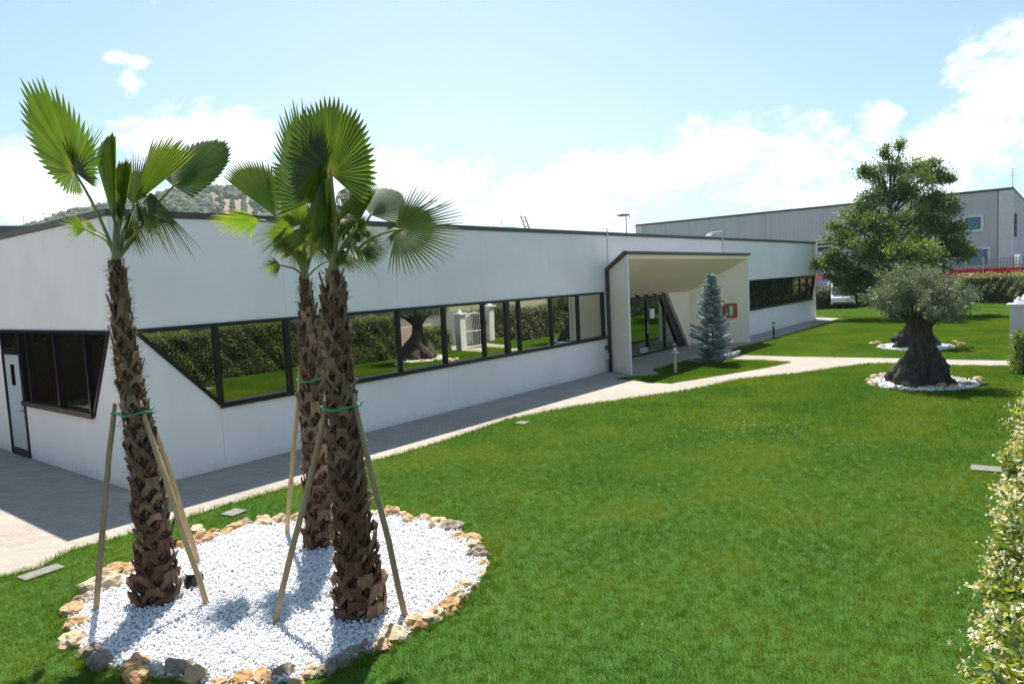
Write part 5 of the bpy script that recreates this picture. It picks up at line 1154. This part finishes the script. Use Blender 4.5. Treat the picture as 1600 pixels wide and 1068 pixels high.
# near flowering jasmine hedge, right below and beside the camera
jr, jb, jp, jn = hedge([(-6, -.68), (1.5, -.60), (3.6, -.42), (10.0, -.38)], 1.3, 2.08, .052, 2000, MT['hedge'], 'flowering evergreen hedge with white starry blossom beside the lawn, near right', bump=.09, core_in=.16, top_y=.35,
                       near=lambda P: (P[:, 0] > 1.2) | (rng.uniform(size=len(P)) < .35))
def jasmine():
    k = (jp[:, 0] > 2.15) & (jp[:, 0] < 10.2) & (jp[:, 2] > .5); P0 = jp[k]; N0 = jn[k]
    sel = rng.choice(len(P0), 1900, replace=False); C = P0[sel]; NC = N0[sel]
    # young bright shoots standing off
    ns = 9; P = np.repeat(C, ns, axis=0); n = len(P); Nn = np.repeat(NC, ns, axis=0); ax0 = unit(NC*.8+rng.normal(0, .5, C.shape)+[0, 0, .45]); sl0 = rng.uniform(.05, .14, len(C)); ax_ = np.repeat(ax0, ns, axis=0)
    s = np.tile(np.linspace(0, 1, ns), len(C))*np.repeat(sl0, ns); P = P+ax_*s[:, None]; Dd = ax_*.5+rng.normal(0, .7, (n, 3))
    T_ = np.column_stack([rng.uniform(.6, 1, n), rng.uniform(.25, .95, n)])
    link('young_shoots', leaf_mesh('young_shoots', P-jb, Dd, Nn+[0, 0, .8]+rng.normal(0, .3, (n, 3)), rng.uniform(.04, .065, n), .024, T_, MT['hedge']), None, jr, kind='stuff')
    # blossoms: five narrow petals in a star, gathered in clusters
    fc = rng.choice(len(C), 1500, replace=False); nf = 26
    F0 = np.repeat(C[fc]+ax0[fc]*sl0[fc][:, None], nf, axis=0)+rng.normal(0, .024, (len(fc)*nf, 3))-np.repeat(ax0[fc], nf, axis=0)*rng.uniform(-.05, .035, (len(fc)*nf, 1))
    fn = unit(np.repeat(NC[fc], nf, axis=0)+rng.normal(0, .6, F0.shape)+[-.15, 0, .4]); e1 = unit(np.cross(fn, rng.normal(size=F0.shape))); e2 = np.cross(fn, e1)
    V = []; nfl = len(F0); L_ = rng.uniform(.0075, .0125, nfl)[:, None]; tn = []
    rot = rng.uniform(0, 6.28, nfl)[:, None]; old = (rng.uniform(size=nfl) < .6)*rng.uniform(.3, 1, nfl)
    for j in range(5):
        a = rot+j*2*pi/5; d = np.cos(a)*e1+np.sin(a)*e2; s_ = -np.sin(a)*e1+np.cos(a)*e2
        V.append(np.stack([F0, F0+d*L_*.6+s_*L_*.32+fn*L_*.1, F0+d*L_+s_*L_*.15, F0+d*L_*.55-s_*L_*.20], 1))
    V = np.concatenate(V, 1).reshape(-1, 3); F = np.arange(nfl*20).reshape(-1, 4); T_ = np.repeat(np.column_stack([rng.uniform(.4, .7, nfl), old]), 20, axis=0)
    link('blossom', fast_mesh('blossom', V-jb, F, T_, MT['flower']), None, jr, kind='stuff')
jasmine()
hedge([(10.3, -.35), (17, -.35), (23.4, -.35)], 1.3, 2.08, .085, 420, MT['hedge'], 'clipped evergreen hedge running on beside the lawn towards the gate', bump=.10, core_in=.18, top_y=.3)
P = at(1592, 573)
hedge([(24.6, .9), (26.1, .95)], .9, 1.15, .085, 500, MT['hedge'], 'small leafy bush at the foot of the left gate post', bump=.12, name='bush', cat='bush')
hedge([(29.6, .1), (40, 0.1), (57.5, .4)], 1.3, 1.9, .12, 130, MT['hedgefar'], 'clipped hedge running on beyond the gate along the road', bump=.14)
hedge([(58.5, 1.0), (63.5, 3.0), (66.0, 7.5)], 1.8, 2.1, .15, 150, MT['hedgefar'], 'tall hedge with pale variegated top on the far right before the grey hall', bump=.2, top_y=.9)  # top leaves tinted pale yellow, variegated foliage
hedge([(66.0, 8.3), (63.5, 11.8), (59.8, 15.6), (57.0, 22)], 1.6, 1.62, .15, 130, MT['hedgefar'], 'dark low hedge behind the tall broadleaf tree', bump=.15)

# ================================================================== gate and posts (seen in the window reflections)
def gate_post(x, y, label):
    P = np.array([x, y, 0]); r_ = root('gate_post', P, label, 'gate post', 'gate posts with pale caps')
    m = MB(); m.box(x-.2, x+.2, y-.2, y+.2, 0, 1.86); m.build('shaft', MT['greytrim'], r_, P, bevel=.01)
    m = MB(); m.box(x-.29, x+.29, y-.29, y+.29, 1.863, 1.93); m.build('cap', MT['whitemetal'], r_, P, bevel=.01)
    m = MB(); m.lathe((x, y, 1.933), [(.13, 0), (.14, .03), (.10, .07), (.05, .17), (.01, .20)], 14); m.build('finial_lamp', MT['lamp'], r_, P)
gate_post(26.77, 1.36, 'left gate post at the right edge of the picture, bush at its foot'); gate_post(29.1, 1.30, 'right gate post, seen mirrored in the ribbon window')
gr = root('garden_gate', (27.9, 1.3, 0), 'white metal bar gate with an arched top between the two posts', 'gate'); GB = (27.9, 1.3, 0)
m = MB(); m.tube([(27.02, 1.3, .12), (28.86, 1.3, .12)], .025, 6); m.tube([(27.02, 1.3, .95), (28.86, 1.3, .95)], .02, 6)
m.tube([(27.02, 1.3, .1), (27.02, 1.3, 1.55)]+[(27.02+1.84*t, 1.3, 1.55+.35*sin(pi*t)) for t in np.linspace(.08, .92, 9)]+[(28.86, 1.3, 1.55), (28.86, 1.3, .1)], .025, 6); m.build('gate_frame', MT['whitemetal'], gr, GB)
for k in range(13):
    t = (k+1)/14; x = 27.02+1.84*t; m = MB(); m.tube([(x, 1.3, .12), (x, 1.3, 1.52+.35*sin(pi*t))], .011, 5); m.build('bar', MT['whitemetal'], gr, GB)
m = MB(); m.box(28.70, 28.82, 1.26, 1.34, .92, 1.12); m.build('lock', MT['black'], gr, GB)
lw = root('low_wall', (25.2, -.2, 0), 'low pink rendered wall with railing between hedge and gate post', 'wall')
m = MB(); m.box(23.9, 26.5, -.3, -.1, 0, 1.2); m.build('wall_body', MT['pinkwall'], lw, (25.2, -.2, 0), bevel=.01)
m = MB(); m.tube([(23.9, -.2, 1.75), (26.5, -.2, 1.75)], .02, 6); m.build('rail', MT['whitemetal'], lw, (25.2, -.2, 0))
for k in range(14): 
    m = MB(); x = 24+k*.19; m.tube([(x, -.2, 1.2), (x, -.2, 1.75)], .009, 5); m.build('baluster', MT['whitemetal'], lw, (25.2, -.2, 0))

# ================================================================== cars
def car(x, y, rz, paint, label, L=4.2, Wd=1.72, Hh=1.48, van=False, z=0.0):
    P = np.array([x, y, z]); r_ = root('parked_car', (x, y, z), label, 'car', rz=rz)
    h = Wd/2
    if van: prof = [(-L/2, .35), (L/2, .35), (L/2, .85), (L/2-.25, 1.05), (L/2-1.0, Hh*.93), (L/2-1.25, Hh), (-L/2+.1, Hh), (-L/2, Hh*.9)]
    else: prof = [(-L/2, .32), (L/2, .32), (L/2, .62), (L/2-.15, .78), (L/2-1.05, .92), (L/2-1.75, Hh*.97), (L/2-2.3, Hh), (-L/2+.9, Hh*.96), (-L/2+.15, .98), (-L/2, .80)]
    zc = .92
    def w(zz): return h if zz <= zc else h*(1-.20*(zz-zc)/(Hh-zc))
    V = [(a, w(b), b) for a, b in prof]+[(a, -w(b), b) for a, b in prof]; k = len(prof)
    m = MB(); m.add(V, [tuple(range(k))[::-1], tuple(range(k, 2*k))]+[(i, (i+1) % k, (i+1) % k+k, i+k) for i in range(k)]); body = m.build('body', paint, r_, bevel=.05)
    def wp(pts, nm):
        m = MB(); m.add(pts, [(0, 1, 2, 3)]); m.build(nm, MT['carglass'], r_)
    if van: fr = [(L/2-.25, 1.07), (L/2-.98, Hh*.91)]
    else: fr = [(L/2-1.10, .96), (L/2-1.72, Hh*.94)]
    e = .055
    wp([(fr[0][0]+e*.8, -w(fr[0][1])*.9, fr[0][1]+e), (fr[0][0]+e*.8, w(fr[0][1])*.9, fr[0][1]+e), (fr[1][0]+e*.8, w(fr[1][1])*.88, fr[1][1]+e), (fr[1][0]+e*.8, -w(fr[1][1])*.88, fr[1][1]+e)], 'windscreen')
    x0, x1 = (L/2-1.0, -L/2+.3) if van else (L/2-1.35, -L/2+.62)
    for s in (-1, 1):
        zt = Hh*.91; zb = 1.0 if not van else 1.12; a, b_ = s*(w(zb)+.012), s*(w(zt)+.012)
        for (u0, u1, v0, v1) in ((x0, (x0+x1)/2+.05, x0-.42, (x0+x1)/2+.05), ((x0+x1)/2-.05, x1, (x0+x1)/2-.05, x1+.32)):
            wp([(u0, a, zb), (u1, a, zb), (v1, b_, zt), (v0, b_, zt)], 'side_window')
    if not van: wp([(-L/2+.13, -h*.8, 1.03), (-L/2+.13, h*.8, 1.03), (-L/2+.80, h*.72, Hh*.94+.02), (-L/2+.80, -h*.72, Hh*.94+.02)], 'rear_window')
    for sx in (L/2-.82, -L/2+.78):
        for s in (-1, 1):
            m = MB(); m.tube([(sx, s*(h-.2), .32), (sx, s*(h+.01), .32)], .32, 18); t_ = m.build('wheel', MT['tyre'], r_)
            m = MB(); m.tube([(sx, s*(h+.011), .32), (sx, s*(h+.02), .32)], .19, 12); m.build('rim', MT['steel'], t_)
    for s in (-1, 1):
        m = MB(); m.box(L/2-.06, L/2+.02, s*h*.72-.17, s*h*.72+.17, .62, .76); m.build('headlight', MT['lamp'], r_, bevel=.02)
        m = MB(); m.box(-L/2-.02, -L/2+.06, s*h*.78-.12, s*h*.78+.12, .70, .88); m.build('tail_light', MT['red'], r_, bevel=.02)
    m = MB(); m.box(L/2-.02, L/2+.045, -h*.9, h*.9, .36, .52); m.build('bumper', MT['coping'], r_, bevel=.02)
    return r_
Pc = at_d(1312, 450, 57)
car(Pc[0], Pc[1], radians(200), MT['carwhite'], 'white vehicle glinting above the far hedge left of the tree', L=4.4, Hh=2.1, van=True)
Pc = at_d(1282, 440, 62); car(Pc[0], Pc[1]+.5, radians(95), MT['carred'], 'red vehicle behind the white one, beyond the building end', L=4.6, Hh=2.5, van=True)
for i, (x, yy, pm, lb) in enumerate([(14, -16, 'cardark', 'dark blue car parked across the road, mirrored in the first pane'), (18.5, -15.5, 'carwhite', 'white car parked across the road, mirrored in the second pane'), (24, -16, 'carsilver', 'silver car parked across the road behind the hedge'), (31, -16, 'carwhite', 'white car parked across the road opposite the gate')]):
    car(x, yy, radians(80+i*7), MT[pm], lb, Hh=1.5)
# workshop hall across the road (only mirrored)
hb = root('workshop_hall', (10, -34, 0), 'long dark blue hall across the road, only mirrored in the windows', 'hall')
m = MB(); m.box(-30, 60, -46, -34, 0, 6.5); m.build('wall', MT['cardark'], hb, (10, -34, 0))
m = MB(); m.box(-30.4, 60.4, -46.4, -33.7, 6.5, 6.8); m.build('roof', MT['roofing'], hb, (10, -34, 0))
for k in range(10): m = MB(); m.box(-26+k*8.5, -22+k*8.5, -33.99, -33.93, 2.2, 4.4); m.build('window', MT['carglass'], hb, (10, -34, 0))
# boarded screen with hedge across the yard, left of the frame (mirrored in the side windows)
sn = root('boarded_screen', (0, 27, 0), 'dark brown boarded screen across the yard, mirrored in the side windows', 'fence')
for k in range(13): m = MB(); m.box(-13+k*1.36, -13+k*1.36+1.33, 27, 27.1, 0, 1.95+.02*(k % 3)); m.build('board', MT['brownwall'], sn, (0, 27, 0))
hedge([(-14, 28.2), (4.6, 28.2)], 1.8, 5.2, .22, 110, MT['hedge'], 'tall hedge behind the boarded screen across the yard', bump=.25)

nh = root('bounce_hall', (-16, 20, 0), 'unseen sand coloured hall left of the picture, added to bounce warm light', 'hall')  # out-of-view hall added to block sky and warm the side wall
m = MB(); m.box(-30, -16, 2, 60, 0, 7.5); m.build('wall', MT['sand'], nh, (-16, 20, 0))
m = MB(); m.box(-30.3, -15.7, 1.7, 60.3, 7.5, 7.8); m.build('roof', MT['coping'], nh, (-16, 20, 0))
for k in range(9): m = MB(); m.box(-16.0, -15.93, 5+k*6, 8.5+k*6, 3.2, 5.2); m.build('window', MT['carglass'], nh, (-16, 20, 0))

# ================================================================== grey hall on the right
GX = 71.0; gb = root('grey_hall', (GX, 4.05, 0), 'large grey panelled industrial hall beyond the far hedge', 'industrial hall'); GBS = (GX, 4.05, 0)
GY0, GY1, GH = 4.05, 37.5, 9.0
def gp(mb, name, m, parent=None, bevel=0): return mb.build(name, MT[m], parent or gb, GBS, bevel=bevel)
npn = 12; pw = (GY1-GY0-1.0)/npn
wy = at_x(1521, 349, GX); wy2 = at_x(1528, 402, GX); wy3 = at_x(1289, 384, GX)
holes = [(wy[1]-.72, wy[1]+.72, wy[2]-.72, wy[2]+.72), (wy2[1]-.9, wy2[1]+.9, wy2[2]-.85, wy2[2]+.85), (wy3[1]-.85, wy3[1]+.85, wy3[2]-.75, wy3[2]+.75)]
for i in range(npn):
    a = GY0+1.0+i*pw; b_ = a+pw; m = MB(); m.box(GX, GX+.25, a+.03, b_-.03, 0, GH-.18); gp(m, 'wall_panel', 'greyclad')
    m = MB(); m.box(GX+.04, GX+.2, b_-.03, b_+.03, 0, GH-.2); gp(m, 'joint_strip', 'greytrim')
m = MB(); m.box(GX-.06, GX+1.0, GY0, GY0+.97, 0, GH-.18); gp(m, 'corner_pier', 'greytrim', bevel=.05)
m = MB(); m.box(GX-.06, GX+.3, GY1, GY1+.8, 0, GH-.18); gp(m, 'corner_pier', 'greytrim')
m = MB(); m.box(GX-.08, GX+40, GY0-.03, GY1+.83, GH-.18, GH); gp(m, 'roof_edge', 'coping')
for i in range(8):
    a = GX+1.03+i*4.8; m = MB(); m.box(a, a+4.72, GY0+.02, GY0+.25, 0, GH-.18); gp(m, 'wall_panel', 'greyclad')
m = MB(); m.box(GX+.3, GX+39, GY0+.3, GY1+.5, 0, GH-.3); gp(m, 'core', 'greytrim')
for i, (y0, y1, z0, z1) in enumerate(holes):
    m = MB(); frame_poly(m, [(y0, z0), (y1, z0), (y1, z1), (y0, z1)], .22, .1, 'x', GX-.09); f = gp(m, 'window', 'greytrim')
    m = MB(); m.box(GX-.05, GX-.012, y0+.2, y1-.2, z0+.2, z1-.2); 
    if i < 2:
        m.build('pane', MT['skypane'], f, GBS); m2 = MB(); frame_poly(m2, [(y0+.21, z0+.21), (y1-.21, z0+.21), (y1-.21, z1-.21), (y0+.21, z1-.21)], .07, .03, 'x', GX-.085); m2.build('casement', MT['cardark'], f, GBS)
    else:
        m.build('pane', MT['black'], f, GBS)
        for q in range(3): m2 = MB(); zz = z0+.3+q*.36; m2.box(GX-.11, GX-.055, y0+.2, y1-.25-(.5 if q == 0 else 0), zz, zz+.12); m2.build('slat', MT['greytrim'], f, GBS)
for (xa, xb, z0, z1, mm) in ((GX+2.0, GX+4.6, 5.1, 7.0, 'hedgecore'), (GX+1.6, GX+9.5, 1.2, 3.6, 'cardark')):
    m = MB(); m.box(xa, xb, GY0-.03, GY0+.01, z0, z1); f = gp(m, 'window', mm)
    for q in range(3): m2 = MB(); m2.box(xa, xb, GY0-.06, GY0-.035, z0+.4+q*.55, z0+.46+q*.55); m2.build('slat', MT['greynet'], f, GBS)
# small antenna at the hall corner
Pa = CAM+ray(1587, 291)*((GX+.4)/ray(1587, 291)[0]); an = root('antenna', (Pa[0], Pa[1]+.2, GH), 'thin antenna on the corner of the grey hall', 'antenna'); AB = (Pa[0], Pa[1]+.2, GH)
m = MB(); m.tube([AB, (AB[0], AB[1], GH+1.55)], .03, 5); m.build('mast', MT['steel'], an, AB)
for z in (.6, 1.0, 1.5): m = MB(); m.tube([(AB[0], AB[1]-.35, GH+z), (AB[0], AB[1]+.35, GH+z)], .02, 5); m.build('element', MT['steel'], an, AB)
# site fence with red netting between hedge and hall
fn_ = root('site_fence', (67.5, 3, 0), 'grey mesh fence with red netting along its foot before the grey hall', 'fence'); FB_ = (67.5, 3, 0)
for k in range(10):
    y0 = -1.5+k*2.4; m = MB(); m.box(67.58, 67.64, y0, y0+.07, 0, 3.5); m.build('post', MT['steel'], fn_, FB_)
    m = MB(); V = []; F = []
    for j in range(13):
        y = y0+.07+2.33*j/12; dx = .05*sin(j*1.9+k); V += [(67.5+dx, y, .9), (67.5-dx*.5, y, 2.58+.03*sin(j+k))]
    F = [(2*j, 2*j+2, 2*j+3, 2*j+1) for j in range(12)]; m.add(V, F); m.build('red_netting', MT['rednet'], fn_, FB_)
    m = MB()
    for j in range(12): m.box(67.60, 67.615, y0+.1+j*.195, y0+.16+j*.195, 2.3, 3.35)
    for j in range(4): m.box(67.60, 67.615, y0+.07, y0+2.4, 2.45+j*.28, 2.49+j*.28)
    m.build('mesh_panel', MT['greynet'], fn_, FB_)

# ================================================================== street lamp, far shed, masts
Ps = at_d(979, 364, 70); hd = at_d(977, 336, 70)
sl_ = root('street_lamp', (Ps[0], Ps[1], 0), 'distant street lamp with a flat head above the roof line', 'street lamp'); SB = (Ps[0], Ps[1], 0)
m = MB(); m.tube([(Ps[0], Ps[1], 0), (Ps[0], Ps[1], hd[2]-.1)], [.10, .06], 8); m.build('pole', MT['steel'], sl_, SB)
m = MB(); sd = unit(np.array([CR[0], CR[1], 0])); q = np.array([Ps[0], Ps[1], hd[2]])
m.tube([q+sd*.35-[0, 0, .25], q+sd*.3, q-sd*.5, q-sd*.95], [.03, .10, .14, .05], 8); m.build('lamp_head', MT['coping'], sl_, SB)
b0 = at_d(-160, 352, 60); b1 = at_d(46, 352.5, 60)
sh = root('green_shed', (b1[0], b1[1], 0), 'dark green shed roof beyond the left end of the building', 'shed'); SHB = (b1[0], b1[1], 0)
nv = unit(np.array([CF[0], CF[1], 0]))*9; m = MB(); m.prism([(b0[0], b0[1], 0), (b1[0], b1[1], 0), (b1[0], b1[1], b1[2]-.9), (b0[0], b0[1], b0[2]-.9)], nv); m.build('wall', MT['greenroof'], sh, SHB)
m = MB(); m.prism([(b0[0], b0[1], b0[2]-.9), (b1[0], b1[1], b1[2]-.9), (b1[0], b1[1], b1[2]), (b0[0], b0[1], b0[2])], nv*1.02); m.build('roof', MT['greenroof'], sh, SHB)
for (x, y, lb) in ((36, 335, 'left thin mast above the dark green shed'), (68, 330, 'right thin mast just beside the shed end')):
    p = at_d(x, y, 85); b = MB(); b.tube([(p[0], p[1], 0), tuple(p)], [.09, .035], 5); s_ = unit(np.array([CR[0], CR[1], 0])); b.tube([p-[0, 0, .3]-s_*.3, p-[0, 0, .3]+s_*.3], .03, 4)
    tag(b.build('mast', MT['steel'], None, (p[0], p[1], 0)), lb, 'mast')

# ================================================================== hills
def hills():
    sky_px = [(-400, 380), (-150, 372), (0, 366), (48, 350), (68, 344), (95, 336), (124, 328), (159, 321), (200, 312), (255, 300), (286, 292), (318, 288), (345, 291), (366, 291), (392, 299), (420, 312), (470, 330), (540, 345), (620, 356), (760, 366), (900, 380), (1200, 395)]
    A = []
    for x, y in sky_px:
        a, e = azel(x, y); A.append((a, math.tan(radians(e))))
    A.sort(); aa = np.array([p[0] for p in A]); tt = np.array([p[1] for p in A])
    r0, rr_, r1 = 330.0, 640.0, 900.0
    azs = np.linspace(aa[0], aa[-1], 150); rs = np.linspace(r0, r1, 26)
    def hgt(a, r):
        top = np.interp(a, aa, tt)*rr_+1.0; u = np.clip((r-r0)/(rr_-r0), 0, 1); d = np.clip((r-rr_)/(r1-rr_), 0, 1)
        return top*(u**.9)*(1-.5*d*d)+2.0*mn.noise(Vector((a*.6, r*.01, 0)))
    V = []; F = []; ms = []
    for a in azs:
        for r in rs: V.append((r*cos(radians(a)), r*sin(radians(a)), hgt(a, r) if r > r0 else -1))
    nr = len(rs); oa0, _ = azel(402, 310); oa1, _ = azel(326, 310)
    for i in range(len(azs)-1):
        for j in range(nr-1):
            F.append((i*nr+j, (i+1)*nr+j, (i+1)*nr+j+1, i*nr+j+1))
            ac = azs[i]; rc = rs[j]; ms.append(1 if (oa0-.5 < ac < oa1+.5 and rc < 612+12*sin(ac*3)) else 0)
    me = bpy.data.meshes.new('hills'); me.from_pydata(V, [], F); me.materials.append(MT['hill']); me.materials.append(MT['hillsoil']); me.polygons.foreach_set('material_index', ms); me.polygons.foreach_set('use_smooth', [True]*len(F)); me.update()
    link('hills', me, None, kind='structure')
    n = 26000; a = rng.uniform(aa[0], aa[-1], n); r = rng.uniform(r0+20, rr_+25, n)
    wob = .35*np.sin(r*.045)+.25*np.sin(r*.11+a); orch = (a > oa0+wob) & (a < oa1+wob*.8) & (r < 600+22*np.sin(a*2.3)) & (rng.uniform(size=n) < .985); a = a[~orch]; r = r[~orch]
    h_ = np.array([hgt(x, y) for x, y in zip(a, r)]); R_ = rng.uniform(1.2, 3.4, len(a))**1.0
    P = np.column_stack([r*np.cos(np.radians(a)), r*np.sin(np.radians(a)), h_+R_*.5])
    me = blobs('hill_wood', P, R_, MT['wood'], 1.0, .28, np.column_stack([rng.uniform(0, 1, len(a)), np.clip(rng.normal(.1, .2, len(a)), 0, 1)]))
    tag(link('hill_wood', me, kind='stuff'), 'dense wood covering the distant hill behind the left palms', 'wood')
    # orchard rows running up the slope
    P = []
    for row in np.arange(oa0+.2, oa1, .78):
        for r in np.arange(r0+20, 605, 13):
            a = row+rng.normal(0, .04); P.append((r*cos(radians(a)), r*sin(radians(a)), hgt(a, r)+1.6))
    P = np.array(P); me = blobs('orchard_trees', P, rng.uniform(1.9, 2.7, len(P)), MT['wood'], .95, .2, np.column_stack([rng.uniform(.3, .8, len(P)), rng.uniform(0, .3, len(P))]))
    tag(link('orchard_trees', me, kind='stuff'), 'orchard trees in rows on the bare patch of the hill', 'orchard')
hills()

# ================================================================== air: faint summer haze
hz = MB(); hz.box(-905, 1505, -905, 1505, -1.6, 118)
hm = bpy.data.materials.new('summer haze'); hm.use_nodes = True; hn = hm.node_tree; hn.nodes.clear()
ho = hn.nodes.new('ShaderNodeOutputMaterial'); hv = hn.nodes.new('ShaderNodeVolumePrincipled'); hv.inputs['Density'].default_value = 0.00018
hv.inputs['Color'].default_value = (0.86, 0.92, 1.0, 1); hv.inputs['Anisotropy'].default_value = 0.3
hn.links.new(hv.outputs[0], ho.inputs['Volume'])
hz.build('haze', hm, kind='stuff')
